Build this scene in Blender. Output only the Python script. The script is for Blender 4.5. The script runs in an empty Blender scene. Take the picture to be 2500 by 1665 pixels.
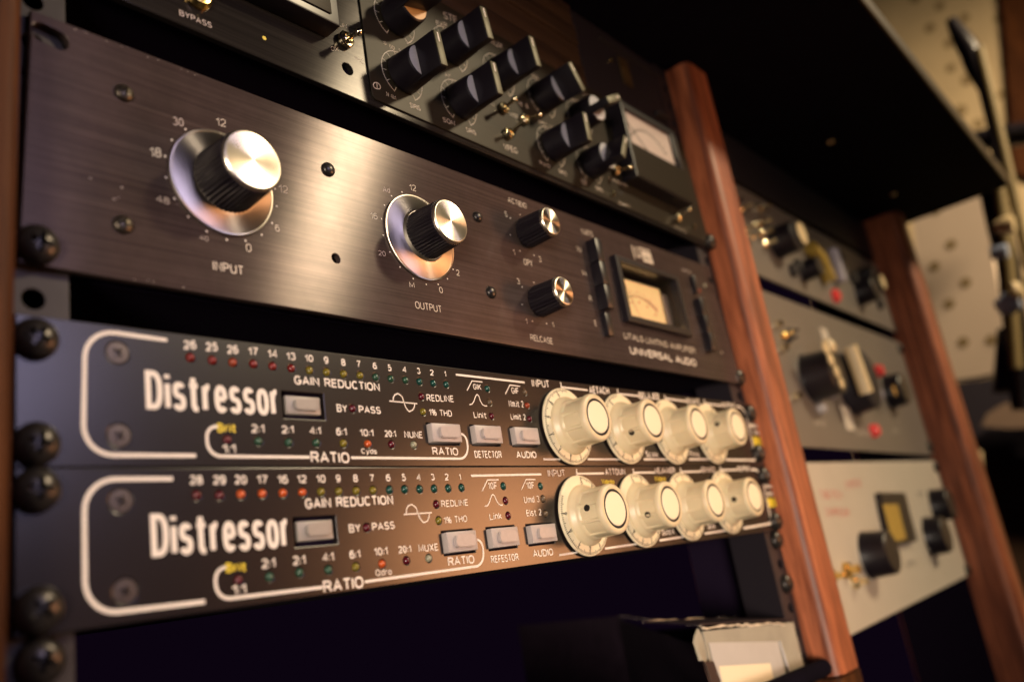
import bpy, bmesh, math, random
from mathutils import Vector, Matrix
random.seed(7)
S = 0.001                                  # everything below is written in millimetres
scene = bpy.context.scene
col = scene.collection
R = math.radians

# ------------------------------------------------------------------ camera
F = 2052.366                               # focal length in photo pixels (photo is 2500 x 1665)
CAM = Vector((-87.9123, -245.6360, -51.3992))
RIGHT = Vector((0.64702714, -0.74574938, -0.15878837))
DOWN = Vector((0.11064146, 0.29788319, -0.9481688))
FWD = Vector((0.75439668, 0.59592236, 0.27524931))
cd = bpy.data.cameras.new('camera')
cam = bpy.data.objects.new('camera', cd)
col.objects.link(cam)
cam.matrix_world = Matrix((
    (RIGHT.x, -DOWN.x, -FWD.x, CAM.x * S),
    (RIGHT.y, -DOWN.y, -FWD.y, CAM.y * S),
    (RIGHT.z, -DOWN.z, -FWD.z, CAM.z * S),
    (0, 0, 0, 1)))
cd.sensor_width = 36
cd.lens = 36 * F / 2500
cd.clip_start = 0.01
cd.clip_end = 60
cd.dof.use_dof = True
cd.dof.focus_distance = 0.370
cd.dof.aperture_fstop = 5.2
scene.camera = cam

# ------------------------------------------------------------------ world, view
w = bpy.data.worlds.new('World')
scene.world = w
w.use_nodes = True
bg = w.node_tree.nodes['Background']
bg.inputs[0].default_value = (0.50, 0.18, 0.72, 1)
bg.inputs[1].default_value = 0.0066
scene.view_settings.view_transform = 'Standard'
scene.view_settings.look = 'None'
scene.view_settings.exposure = 0.0
scene.view_settings.gamma = 1.0

# ------------------------------------------------------------------ lamps of the room, plus an added fill
def lamp(name, loc, target, size, power, colour, shape='DISK'):
    l = bpy.data.lights.new(name, 'AREA')
    l.shape = shape
    l.size = size * S
    l.energy = power
    l.color = colour
    o = bpy.data.objects.new(name, l)
    col.objects.link(o)
    o.location = Vector(loc) * S
    d = (Vector(target) - Vector(loc)).normalized()
    o.rotation_euler = d.to_track_quat('-Z', 'Y').to_euler()
    return o
lamp('ceiling_lamp', (1375, -1440, 1150), (160, 0, 60), 190, 30, (1.0, 0.80, 0.51))
lamp('desk_lamp', (900, -640, 10), (230, 0, -5), 290, 0.55, (1.0, 0.42, 0.17)).data.spread = R(75)
lamp('window_glow', (230, -900, 330), (40, 0, 60), 320, 0.11, (0.72, 0.64, 1.0)).data.spread = R(40)
lamp('side_fill', (-900, -900, -200), (270, 0, -85), 600, 1.15, (1.0, 0.83, 0.66)).data.spread = R(26)  # soft fill added to brighten knob sides and lettering
lamp('room_lamp', (1000, -1500, 1300), (2000, -30, 330), 300, 11, (1.0, 0.76, 0.48)).data.spread = R(60)

# ------------------------------------------------------------------ measuring: photo pixel -> point on a plane
def at(u, v, val=0.0, ax=1):
    d = RIGHT * ((u - 1250) / F) + DOWN * ((v - 832.5) / F) + FWD
    t = (val - CAM[ax]) / d[ax]
    return CAM + d * t
K = 3.3643
FR = dict(A=(0, 0), B=(600, 0), C=(1200, 0), D=(1800, 0), E=(0, 400), F=(600, 400), G=(1200, 400), H=(1800, 400),
          I=(0, 800), J=(600, 800), K=(1200, 800), L=(1800, 800), M=(0, 1199), N=(600, 1199), O=(1200, 1199), P=(1800, 1199))
def P(f, x, y, d=0.0):
    o = FR[f]
    p = at(o[0] + x / K, o[1] + y / K, d)
    return Vector((p.x, 0, p.z))
def Q(ox, oy, s, x, y, d=0.0):
    p = at(ox + x / s, oy + y / s, d)
    return Vector((p.x, 0, p.z))

# ------------------------------------------------------------------ materials
def newmat(name):
    m = bpy.data.materials.new(name)
    m.use_nodes = True
    return m, m.node_tree.nodes, m.node_tree.links, m.node_tree.nodes['Principled BSDF']
def setin(b, **k):
    for n, v in k.items():
        n = n.replace('_', ' ')
        if n in b.inputs: b.inputs[n].default_value = v
def tex(nodes, links, scale, vec=(1, 1, 1), kind='Object', detail=4, rough=0.6):
    tc = nodes.new('ShaderNodeTexCoord')
    mp = nodes.new('ShaderNodeMapping')
    mp.inputs['Scale'].default_value = vec
    nz = nodes.new('ShaderNodeTexNoise')
    nz.inputs['Scale'].default_value = scale
    nz.inputs['Detail'].default_value = detail
    nz.inputs['Roughness'].default_value = rough
    links.new(tc.outputs[kind], mp.inputs[0])
    links.new(mp.outputs[0], nz.inputs['Vector'])
    return nz
def ramp(nodes, links, src, stops):
    r = nodes.new('ShaderNodeValToRGB')
    e = r.color_ramp.elements
    while len(e) < len(stops): e.new(0.5)
    for i, (p, c) in enumerate(stops):
        e[i].position = p
        e[i].color = c if len(c) == 4 else (*c, 1)
    links.new(src, r.inputs[0])
    return r
def bump(nodes, links, src, b, strength, dist=0.0001):
    n = nodes.new('ShaderNodeBump')
    n.inputs['Strength'].default_value = strength
    n.inputs['Distance'].default_value = dist
    links.new(src, n.inputs['Height'])
    links.new(n.outputs[0], b.inputs['Normal'])
    return n
def plain(name, c, rough=0.5, metal=0.0, noise=0.0, nscale=400, bumpv=0.0, **k):
    m, n, l, b = newmat(name)
    setin(b, Base_Color=(*c, 1), Roughness=rough, Metallic=metal, **k)
    if noise or bumpv:
        nz = tex(n, l, nscale)
        if noise:
            r = ramp(n, l, nz.outputs['Fac'], [(0.3, tuple(x * (1 - noise) for x in c)), (0.7, tuple(min(1, x * (1 + noise)) for x in c))])
            l.new(r.outputs[0], b.inputs['Base Color'])
        if bumpv: bump(n, l, nz.outputs['Fac'], b, bumpv)
    return m
def brushed(name, c1, c2, rough, aniso, metal=1.0, streak=(6, 6, 700), bs=0.12, grime=0.0):
    m, n, l, b = newmat(name)
    setin(b, Metallic=metal, Roughness=rough, Anisotropic=aniso, Anisotropic_Rotation=0.25, Specular_IOR_Level=0.14)
    nz = tex(n, l, 1.0, streak, detail=5, rough=0.75)
    r = ramp(n, l, nz.outputs['Fac'], [(0.30, c1), (0.72, c2)])
    src = r.outputs[0]
    if grime:
        g = tex(n, l, 28, detail=6, rough=0.7)
        gr = ramp(n, l, g.outputs['Fac'], [(0.35, (1, 1, 1)), (0.72, (1 - grime, 1 - grime * .9, 1 - grime))])
        mx = n.new('ShaderNodeMix'); mx.data_type = 'RGBA'; mx.blend_type = 'MULTIPLY'; mx.inputs[0].default_value = 1
        l.new(src, mx.inputs[6]); l.new(gr.outputs[0], mx.inputs[7])
        src = mx.outputs[2]
        rr = n.new('ShaderNodeMapRange')
        rr.inputs['To Min'].default_value = rough - 0.03
        rr.inputs['To Max'].default_value = rough + 0.05
        l.new(g.outputs['Fac'], rr.inputs['Value'])
        l.new(rr.outputs[0], b.inputs['Roughness'])
    l.new(src, b.inputs['Base Color'])
    t = n.new('ShaderNodeTangent'); t.direction_type = 'UV_MAP'; t.uv_map = 'UVMap'
    l.new(t.outputs[0], b.inputs['Tangent'])
    bump(n, l, nz.outputs['Fac'], b, bs, 0.00005)
    return m
def spun(name, c, rough):
    m, n, l, b = newmat(name)
    setin(b, Base_Color=(*c, 1), Metallic=1.0, Roughness=rough, Anisotropic=0.94)
    t = n.new('ShaderNodeTangent'); t.direction_type = 'RADIAL'; t.axis = 'Y'
    l.new(t.outputs[0], b.inputs['Tangent'])
    nz = tex(n, l, 90, detail=6)
    rr = n.new('ShaderNodeMapRange')
    rr.inputs['To Min'].default_value = rough - 0.05; rr.inputs['To Max'].default_value = rough + 0.1
    l.new(nz.outputs['Fac'], rr.inputs['Value']); l.new(rr.outputs[0], b.inputs['Roughness'])
    return m
def woodmat(name, dark, light, vec=(60, 60, 4), gloss=0.32, sc=1.0):
    m, n, l, b = newmat(name)
    a = tex(n, l, sc * 1.0, vec, detail=6, rough=0.6)
    f = tex(n, l, sc * 6.0, vec, detail=3)
    a.inputs['Distortion'].default_value = 1.2
    r = ramp(n, l, a.outputs['Fac'], [(0.36, dark), (0.50, tuple((x + y) / 2 for x, y in zip(dark, light))), (0.62, light)])
    r2 = ramp(n, l, f.outputs['Fac'], [(0.38, (0.40, 0.33, 0.3)), (0.56, (1, 1, 1))])
    mx = n.new('ShaderNodeMix'); mx.data_type = 'RGBA'; mx.blend_type = 'MULTIPLY'; mx.inputs[0].default_value = 0.7
    l.new(r.outputs[0], mx.inputs[6]); l.new(r2.outputs[0], mx.inputs[7])
    l.new(mx.outputs[2], b.inputs['Base Color'])
    setin(b, Roughness=gloss, Coat_Weight=0.12, Coat_Roughness=0.4)
    bump(n, l, f.outputs['Fac'], b, 0.25, 0.0002)
    return m
M = {}
M['anod'] = brushed('black_anodised_brushed', (0.050, 0.034, 0.034), (0.108, 0.077, 0.070), 0.225, 0.98, 0.20, bs=0.20, grime=0.35)
M['pre'] = brushed('grey_brushed_panel', (0.012, 0.010, 0.010), (0.040, 0.035, 0.031), 0.20, 0.98, 0.30, bs=0.14)
M['module'] = brushed('olive_grey_plate', (0.020, 0.016, 0.011), (0.028, 0.023, 0.016), 0.42, 0.5, 0.15, bs=0.05)
def paint():
    m, n, l, b = newmat('black_powder_paint')
    nz = tex(n, l, 2600, detail=2)
    g = tex(n, l, 14, detail=5)
    r = ramp(n, l, g.outputs['Fac'], [(0.3, (0.009, 0.0065, 0.0075)), (0.7, (0.013, 0.009, 0.009))])
    l.new(r.outputs[0], b.inputs['Base Color'])
    setin(b, Metallic=0.0, Roughness=0.25)
    b.inputs['Specular IOR Level'].default_value = 0.5
    bump(n, l, nz.outputs['Fac'], b, 0.10, 0.00005)
    return m
M['paint'] = paint()
M['white_ink'] = plain('white_ink', (0.78, 0.70, 0.63), 0.55, noise=0.05, nscale=1500)
M['faded_ink'] = plain('faded_ink', (0.50, 0.42, 0.40), 0.6, noise=0.3, nscale=1800)
M['cream_ink'] = plain('cream_ink', (0.60, 0.52, 0.44), 0.6, noise=0.12, nscale=1500)
M['yellow_ink'] = plain('yellow_ink', (0.72, 0.55, 0.03), 0.5)
M['black_ink'] = plain('black_ink', (0.012, 0.011, 0.010), 0.6)
M['rednk'] = plain('red_ink', (0.55, 0.12, 0.10), 0.6)
M['dark'] = plain('dark_metal', (0.012, 0.009, 0.016), 0.55, 0.2)
M['void'] = plain('dark_chassis', (0.008, 0.004, 0.014), 0.9, Specular_IOR_Level=0.1)
M['screw_black'] = plain('black_oxide_screw', (0.040, 0.035, 0.033), 0.30, 0.6, noise=0.3, nscale=900, bumpv=0.1)
M['screw_grey'] = plain('grey_phosphate_screw', (0.08, 0.065, 0.062), 0.42, 0.7, noise=0.25, nscale=900)
M['screw_dull'] = plain('dull_steel_screw', (0.09, 0.075, 0.06), 0.38, 0.9, noise=0.35, nscale=700)
M['rail'] = plain('zinc_rail', (0.038, 0.032, 0.032), 0.55, 0.4, noise=0.15, nscale=120)
M['rail_black'] = plain('black_rail', (0.018, 0.014, 0.02), 0.45, 0.3)
M['blackplastic'] = plain('black_plastic', (0.010, 0.008, 0.012), 0.34)
M['satinblack'] = plain('satin_black_knob', (0.007, 0.005, 0.009), 0.38)
M['spun'] = spun('spun_aluminium', (0.62, 0.55, 0.46), 0.27)
M['skirt'] = spun('aluminium_skirt', (0.62, 0.56, 0.48), 0.36)
M['rim'] = plain('turned_aluminium_rim', (0.72, 0.66, 0.56), 0.33, 1.0)
M['cream'] = plain('cream_plastic', (0.69, 0.565, 0.37), 0.36, noise=0.06, nscale=60, Subsurface_Weight=0.08, Subsurface_Scale=0.002)
M['creamdial'] = plain('cream_dial', (0.78, 0.68, 0.48), 0.42, noise=0.05, nscale=70)
M['creamcap'] = plain('cream_cap', (0.88, 0.76, 0.56), 0.45)
M['button'] = plain('grey_button', (0.42, 0.36, 0.345), 0.42, noise=0.05, nscale=500)
M['button_in'] = plain('dark_grey_button', (0.30, 0.265, 0.24), 0.42, noise=0.05, nscale=500)  # darker grey for the recessed button
M['hole'] = plain('hole_black', (0.004, 0.003, 0.005), 0.8)
M['chrome'] = plain('nickel', (0.86, 0.76, 0.52), 0.14, 1.0, noise=0.1, nscale=600)
M['brass'] = plain('brass', (0.80, 0.56, 0.20), 0.22, 1.0)
M['grey_top'] = plain('knob_grey_top', (0.42, 0.40, 0.44), 0.5, 0.0, noise=0.12, nscale=2500)
M['tip'] = plain('knob_brass_strip', (0.085, 0.078, 0.045), 0.5, 0.3, noise=0.08, nscale=2500)
M['amber_reflection'] = plain('painted_amber_reflection', (0.6, 0.30, 0.09), 0.4)  # grey knob top with an amber reflection put into its colour
def led(name, c, s=0.0):
    m, n, l, b = newmat(name)
    setin(b, Base_Color=(*c, 1), Roughness=0.16, Specular_IOR_Level=0.7)
    b.inputs['Transmission Weight'].default_value = 0.15
    if s:
        b.inputs['Emission Color'].default_value = (*c, 1)
        b.inputs['Emission Strength'].default_value = s
    return m
M['led_red'] = led('led_red', (0.20, 0.014, 0.012))
M['led_dark'] = led('led_dark_red', (0.10, 0.006, 0.014))
M['led_orange'] = led('led_orange', (0.60, 0.10, 0.02))
M['led_rust'] = led('led_rust', (0.33, 0.05, 0.018))
M['led_yellow'] = led('led_yellow', (0.22, 0.17, 0.02))
M['led_green'] = led('led_green', (0.03, 0.085, 0.05))
M['led_teal'] = led('led_teal', (0.012, 0.07, 0.055))
M['led_clear'] = led('led_clear', (0.34, 0.32, 0.22))
M['led_smoke'] = led('led_smoke', (0.13, 0.085, 0.05))
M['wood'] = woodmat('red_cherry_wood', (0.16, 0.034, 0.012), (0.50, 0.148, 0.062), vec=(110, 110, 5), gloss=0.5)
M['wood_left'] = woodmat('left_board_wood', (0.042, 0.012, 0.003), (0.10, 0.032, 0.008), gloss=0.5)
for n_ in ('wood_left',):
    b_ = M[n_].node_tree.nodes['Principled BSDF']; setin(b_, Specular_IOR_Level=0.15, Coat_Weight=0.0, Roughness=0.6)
M['wood_dark'] = woodmat('dark_walnut', (0.020, 0.010, 0.006), (0.060, 0.030, 0.014), vec=(4, 60, 260), gloss=0.5)
M['wood_edge'] = woodmat('edge_band', (0.03, 0.016, 0.005), (0.06, 0.034, 0.01), vec=(5, 60, 60), gloss=0.5)
M['shelf'] = plain('black_shelf_laminate', (0.004, 0.003, 0.008), 1.0, noise=0.2, nscale=40, Specular_IOR_Level=0.05)
M['greypanel'] = plain('grey_enamel', (0.19, 0.160, 0.140), 0.45, 0.2, noise=0.04, nscale=30)
M['whitepanel'] = plain('cream_enamel', (0.50, 0.435, 0.365), 0.5, noise=0.03, nscale=30)
M['red'] = plain('red_plastic', (0.75, 0.03, 0.03), 0.4)
M['redlens'] = led('red_lens', (0.75, 0.06, 0.05), 0.2)
M['yellow'] = plain('yellow_plastic', (0.42, 0.27, 0.05), 0.5)
M['lilac'] = plain('pale_lilac_plastic', (0.42, 0.38, 0.45), 0.4)
M['paleknob'] = plain('pale_knob', (0.72, 0.56, 0.33), 0.4)
M['card'] = plain('cream_cardboard', (0.34, 0.31, 0.255), 0.75, noise=0.10, nscale=50, bumpv=0.15)
M['card_edge'] = plain('torn_paper_edge', (0.70, 0.58, 0.46), 0.85, noise=0.2, nscale=500)
M['card_shade'] = plain('shade_painted_cardboard', (0.014, 0.008, 0.014), 0.5, noise=0.3, nscale=90)  # shade on the carton put into the card's colour
M['card_brown'] = plain('brown_inner_card', (0.028, 0.010, 0.009), 0.7)
M['paper'] = plain('white_paper_label', (0.48, 0.45, 0.44), 0.6, noise=0.04, nscale=40)
M['tile'] = plain('beige_acoustic_tile', (0.55, 0.42, 0.25), 0.85, noise=0.10, nscale=6)
M['tile_hole'] = plain('tile_hole', (0.24, 0.17, 0.08), 0.9)
M['stand'] = plain('brass_stand_tube', (0.17, 0.12, 0.04), 0.6, 0.0)
M['sheet'] = plain('pale_board', (0.60, 0.48, 0.38), 0.8, noise=0.06, nscale=5)
M['cushion_cloth'] = plain('brown_cushion_cloth', (0.13, 0.085, 0.06), 0.9)
M['blue'] = plain('blue_grey_cloth', (0.30, 0.36, 0.52), 0.5)
def metermat(name, emis, base, strength):
    m, n, l, b = newmat(name)
    g = tex(n, l, 30, detail=3)
    r = ramp(n, l, g.outputs['Fac'], [(0.3, tuple(x * 0.93 for x in base)), (0.7, base)])
    l.new(r.outputs[0], b.inputs['Base Color'])
    setin(b, Roughness=0.6)
    b.inputs['Emission Color'].default_value = (*emis, 1)
    b.inputs['Emission Strength'].default_value = strength
    return m
M['amber'] = metermat('lit_amber_scale', (1.0, 0.56, 0.20), (0.75, 0.55, 0.32), 0.75)
M['scale_pink'] = metermat('pale_scale', (1.0, 0.62, 0.55), (0.50, 0.41, 0.38), 0.02)
def glassmat():
    m, n, l, b = newmat('clear_meter_cover')
    setin(b, Base_Color=(1, 1, 1, 1), Roughness=0.03, IOR=1.45)
    b.inputs['Transmission Weight'].default_value = 1.0
    return m
M['glass'] = glassmat()

# ------------------------------------------------------------------ mesh helpers (mm in, metres out)
def fin(bm, name, mats, smooth=30, uv=False):
    bmesh.ops.recalc_face_normals(bm, faces=bm.faces[:])
    me = bpy.data.meshes.new(name)
    for v in bm.verts: v.co *= S
    bm.to_mesh(me); bm.free()
    for m in (mats if isinstance(mats, (list, tuple)) else [mats]): me.materials.append(M[m])
    if smooth:
        me.polygons.foreach_set('use_smooth', [True] * len(me.polygons))
        me.set_sharp_from_angle(angle=R(smooth))
    if uv: adduv(me)
    return me
def adduv(me):
    uvl = me.uv_layers.new(name='UVMap')
    for lp in me.loops:
        c = me.vertices[lp.vertex_index].co
        uvl.data[lp.index].uv = (c.x * 10, c.z * 10 + c.y * 3)
def bx(bm, x0, x1, y0, y1, z0, z1, bev=0.0, mi=0, seg=2):
    r = bmesh.ops.create_cube(bm, size=1)
    vs = r['verts']
    for v in vs:
        v.co = Vector((x0 + (v.co.x + .5) * (x1 - x0), y0 + (v.co.y + .5) * (y1 - y0), z0 + (v.co.z + .5) * (z1 - z0)))
    fs = {f for v in vs for f in v.link_faces}
    if bev:
        es = list({e for v in vs for e in v.link_edges})
        rr = bmesh.ops.bevel(bm, geom=es, offset=bev, segments=seg, profile=0.5, affect='EDGES')
        fs = set(rr['faces']) | {f for f in fs if f.is_valid}
    for f in fs:
        if f.is_valid: f.material_index = mi
def box(name, x0, x1, y0, y1, z0, z1, mat, bev=0.0, uv=False):
    bm = bmesh.new(); bx(bm, x0, x1, y0, y1, z0, z1, bev)
    return fin(bm, name, mat, uv=uv)
def lathe(bm, prof, n=48, mi=0, mod=None, start=0):
    """prof: list of (radius, height towards the viewer, i.e. -y)."""
    rings = []
    for i, (r, h) in enumerate(prof):
        ring = []
        if r <= 1e-6:
            ring = [bm.verts.new((0, -h, 0))]
        else:
            for k in range(n):
                a = 2 * math.pi * k / n
                rr = r + (mod(i, k, a) if mod else 0)
                ring.append(bm.verts.new((rr * math.cos(a), -h, rr * math.sin(a))))
        rings.append(ring)
    for i in range(len(rings) - 1):
        a, b = rings[i], rings[i + 1]
        m_ = mi[i] if isinstance(mi, (list, tuple)) else mi
        for k in range(n):
            k2 = (k + 1) % n
            if len(a) == 1 and len(b) == 1: continue
            if len(a) == 1: f = bm.faces.new((a[0], b[k], b[k2]))
            elif len(b) == 1: f = bm.faces.new((a[k], a[k2], b[0]))
            else: f = bm.faces.new((a[k], a[k2], b[k2], b[k]))
            f.material_index = m_
def lath(name, prof, mat, n=48, mod=None, mi=0, smooth=30):
    bm = bmesh.new(); lathe(bm, prof, n, mi, mod)
    return fin(bm, name, mat, smooth)
def tube(bm, pts, r, n=10, closed_ends=True):
    """round tube through a list of points, radius r (number or list)."""
    pts = [Vector(p) for p in pts]
    rings = []
    for i, p in enumerate(pts):
        d = (pts[min(i + 1, len(pts) - 1)] - pts[max(i - 1, 0)]).normalized()
        u = d.orthogonal().normalized() if i == 0 else (u - d * u.dot(d)).normalized()
        v = d.cross(u)
        rr = r[i] if isinstance(r, (list, tuple)) else r
        rings.append([bm.verts.new(p + (u * math.cos(2 * math.pi * k / n) + v * math.sin(2 * math.pi * k / n)) * rr) for k in range(n)])
    for a, b in zip(rings, rings[1:]):
        for k in range(n): bm.faces.new((a[k], a[(k + 1) % n], b[(k + 1) % n], b[k]))
    if closed_ends:
        bm.faces.new(rings[0][::-1]); bm.faces.new(rings[-1])
def prism(bm, pts, y0, y1, mi=0):
    """polygon in x-z (list of (x, z)) extruded from y0 (front) to y1 (back)."""
    a = [bm.verts.new((p[0], y0, p[1])) for p in pts]
    b = [bm.verts.new((p[0], y1, p[1])) for p in pts]
    fs = [bm.faces.new(a), bm.faces.new(b[::-1])]
    for i in range(len(pts)):
        j = (i + 1) % len(pts)
        fs.append(bm.faces.new((a[j], a[i], b[i], b[j])))
    for f in fs: f.material_index = mi
DG = None
def plate(name, outline, holes, thick, mat, bev=0.35, front=0.0, uv=True):
    """flat plate with real holes: outline [(x,z)], holes: ('c',x,z,r) circles, ('s',x,z,halflen,r,angle) slots, ('r',[(x,z)..]) polygons."""
    cu = bpy.data.curves.new(name, 'CURVE')
    cu.dimensions = '2D'; cu.fill_mode = 'BOTH'
    cu.extrude = (thick / 2 - bev) * S; cu.bevel_depth = bev * S; cu.bevel_resolution = 2
    cu.offset = -bev * S
    def spl(pts):
        s = cu.splines.new('POLY'); s.points.add(len(pts) - 1); s.use_cyclic_u = True
        for i, p in enumerate(pts): s.points[i].co = (p[0] * S, p[1] * S, 0, 1)
    def area(p): return sum(p[i][0] * p[(i + 1) % len(p)][1] - p[(i + 1) % len(p)][0] * p[i][1] for i in range(len(p)))
    spl(outline if area(outline) > 0 else outline[::-1])
    for h in holes:
        if h[0] == 'c': pts = [(h[1] + h[3] * math.cos(2 * math.pi * k / 20), h[2] + h[3] * math.sin(2 * math.pi * k / 20)) for k in range(20)]
        elif h[0] == 's':
            pts = []
            ca, sa = math.cos(h[5]), math.sin(h[5])
            for k in range(24):
                a = 2 * math.pi * (k + .5) / 24
                x = (h[3] if math.cos(a) > 0 else -h[3]) + h[4] * math.cos(a); z = h[4] * math.sin(a)
                pts.append((h[1] + x * ca - z * sa, h[2] + x * sa + z * ca))
        else: pts = h[1]
        spl(pts if area(pts) < 0 else pts[::-1])
    o = bpy.data.objects.new('tmp', cu); col.objects.link(o)
    dg = bpy.context.evaluated_depsgraph_get()
    me = bpy.data.meshes.new_from_object(o.evaluated_get(dg))
    bpy.data.objects.remove(o)
    # curve plane (x, y, z) -> (x, -z, y): faces the viewer, front face at y = front
    for v in me.vertices:
        x, y, z = v.co
        v.co = (x, -z + (front + thick / 2) * S, y)
    me.materials.clear(); me.materials.append(M[mat])
    me.name = name
    for p in me.polygons: p.use_smooth = False
    if uv:
        while me.uv_layers: me.uv_layers.remove(me.uv_layers[0])
        adduv(me)
    return me

def link(name, data, parent=None, loc=(0, 0, 0), rot=None, label=None):
    o = bpy.data.objects.new(name, data)
    col.objects.link(o)
    if parent: o.parent = parent
    o.location = Vector(loc) * S
    if rot is not None: o.rotation_euler = rot
    if label: o['label'] = label
    return o
def thing(name, label, cat, loc=(0, 0, 0), group=None, data=None):
    o = link(name, data, None, loc, label=label)
    o['category'] = cat
    if group: o['group'] = group
    return o

# ------------------------------------------------------------------ text and line print
_font = {}
def glyph(s, bold=0.0, space=1.0):
    k = (s, bold, space)
    if k in _font: return _font[k]
    cu = bpy.data.curves.new('t', 'FONT')
    cu.body = s; cu.size = 1; cu.offset = bold; cu.resolution_u = 3; cu.space_character = space
    o = bpy.data.objects.new('t', cu); col.objects.link(o)
    dg = bpy.context.evaluated_depsgraph_get()
    me = bpy.data.meshes.new_from_object(o.evaluated_get(dg))
    bpy.data.objects.remove(o)
    vs = [tuple(v.co) for v in me.vertices]; fs = [tuple(p.vertices) for p in me.polygons]
    bpy.data.meshes.remove(me)
    _font[k] = (vs, fs)
    return _font[k]
_cap = None
def cap_h():
    global _cap
    if _cap is None:
        vs, _ = glyph('H'); _cap = max(v[1] for v in vs) - min(v[1] for v in vs)
    return _cap
LIFT = 0.07
def arc(cx, cy, rx, ry, a0, a1, n=9, p=0.84):
    out = []
    for i in range(n + 1):
        a = R(a0 + (a1 - a0) * i / n); c, q = math.cos(a), math.sin(a)
        out.append((cx + rx * math.copysign(abs(c) ** p, c), cy + ry * math.copysign(abs(q) ** p, q)))
    return out
XH = 0.72
def G_():
    g = {}
    def d(ch, w, *st): g[ch] = (w, st)
    d('A', .72, [(0, 0), (.5, 1), (1, 0)], [(.2, .33), (.8, .33)])
    d('B', .64, [(0, .6), (0, 1), (.5, 1)] + arc(.55, .765, .38, .235, 90, -90)[1:] + arc(.58, .265, .42, .265, 90, -90)[1:] + [(0, 0), (0, .6)], [(0, .53), (.55, .53)])
    d('C', .66, arc(.5, .5, .5, .5, 42, 318, 18))
    d('D', .66, [(0, .5), (0, 1), (.42, 1)] + arc(.42, .5, .58, .5, 90, -90, 14)[1:] + [(0, 0), (0, .5)])
    d('E', .56, [(1, 1), (0, 1), (0, 0), (1, 0)], [(0, .52), (.9, .52)])
    d('F', .54, [(1, 1), (0, 1), (0, 0)], [(0, .5), (.88, .5)])
    d('G', .70, arc(.5, .5, .5, .5, 42, 345, 18)[:-1] + [(1, .46), (.55, .46)])
    d('H', .66, [(0, 0), (0, 1)], [(1, 0), (1, 1)], [(0, .53), (1, .53)])
    d('I', .0, [(.5, 0), (.5, 1)])
    d('J', .48, [(1, 1), (1, .25)] + arc(.5, .27, .5, .27, 0, -170)[1:])
    d('K', .64, [(0, 0), (0, 1)], [(.95, 1), (.06, .42)], [(.32, .58), (1, 0)])
    d('L', .50, [(0, 1), (0, 0), (1, 0)])
    d('M', .80, [(0, 0), (0, 1), (.5, .12), (1, 1), (1, 0)])
    d('N', .66, [(0, 0), (0, 1), (1, 0), (1, 1)])
    d('O', .72, arc(.5, .5, .5, .5, 0, 360, 24))
    d('P', .60, [(0, 0), (0, 1), (.55, 1)] + arc(.55, .735, .45, .265, 90, -90)[1:] + [(0, .47)])
    d('Q', .72, arc(.5, .5, .5, .5, 0, 360, 24), [(.62, .25), (1.02, -.05)])
    d('R', .64, [(0, 0), (0, 1), (.55, 1)] + arc(.55, .75, .42, .25, 90, -90)[1:] + [(0, .5)], [(.5, .48), (.82, .3), (.9, .12), (1, 0)])
    S_ = arc(.5, .755, .46, .245, 25, 262, 11) + arc(.5, .255, .5, .255, 82, -160, 12)
    d('S', .60, S_)
    d('T', .60, [(0, 1), (1, 1)], [(.5, 1), (.5, 0)])
    d('U', .66, [(0, 1), (0, .3)] + arc(.5, .32, .5, .32, 180, 360, 10)[1:] + [(1, 1)])
    d('V', .66, [(0, 1), (.5, 0), (1, 1)])
    d('W', .95, [(0, 1), (.25, 0), (.5, .95), (.75, 0), (1, 1)])
    d('X', .66, [(0, 0), (1, 1)], [(0, 1), (1, 0)])
    d('Y', .64, [(0, 1), (.5, .45), (1, 1)], [(.5, .45), (.5, 0)])
    d('Z', .60, [(0, 1), (1, 1), (0, 0), (1, 0)])
    d('0', .50, arc(.5, .5, .5, .5, 0, 360, 22))
    d('1', .26, [(0, .76), (.55, .84), (1, 1), (1, 0)])
    d('2', .50, arc(.5, .72, .48, .28, 165, -20, 10) + [(.75, .42), (.1, .12), (0, 0), (1, 0)])
    d('3', .50, arc(.46, .76, .44, .24, 150, -80, 9) + arc(.48, .27, .52, .27, 80, -155, 11))
    d('4', .54, [(.78, 0), (.78, 1), (0, .3), (1, .3)])
    d('5', .50, [(.92, 1), (.16, 1), (.06, .5)] + arc(.48, .33, .52, .33, 130, -155, 12))
    d('6', .50, arc(.5, .32, .5, .32, 0, 360, 18), arc(.55, .5, .55, .5, 50, 180, 8) + [(0, .3)])
    d('7', .48, [(0, 1), (1, 1), (.55, .5), (.38, 0)])
    d('8', .50, arc(.5, .765, .43, .235, 0, 360, 16), arc(.5, .265, .5, .265, 0, 360, 16))
    d('9', .50, arc(.5, .68, .5, .32, 0, 360, 18), arc(.45, .5, .55, .5, -130, 0, 8) + [(1, .7)])
    d(':', .0, [(.5, .06), (.5, .2)], [(.5, .55), (.5, .69)])
    d('.', .0, [(.5, 0), (.5, .12)])
    d('/', .34, [(0, 0), (1, 1)])
    d('-', .34, [(0, .4), (1, .4)])
    d('%', .85, arc(.2, .74, .2, .26, 0, 360, 12), arc(.8, .26, .2, .26, 0, 360, 12), [(.2, 0), (.8, 1)])
    x = XH
    d('a', .50, arc(.5, x - .22, .46, .22, 155, 0, 7) + [(.95, 0)], arc(.48, .2, .46, .2, 60, 350, 12))
    d('b', .50, [(0, 1), (0, 0)], arc(.5, x / 2, .5, x / 2, 0, 360, 16))
    d('c', .48, arc(.5, x / 2, .5, x / 2, 45, 315, 14))
    d('d', .50, [(1, 1), (1, 0)], arc(.5, x / 2, .5, x / 2, 0, 360, 16))
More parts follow.
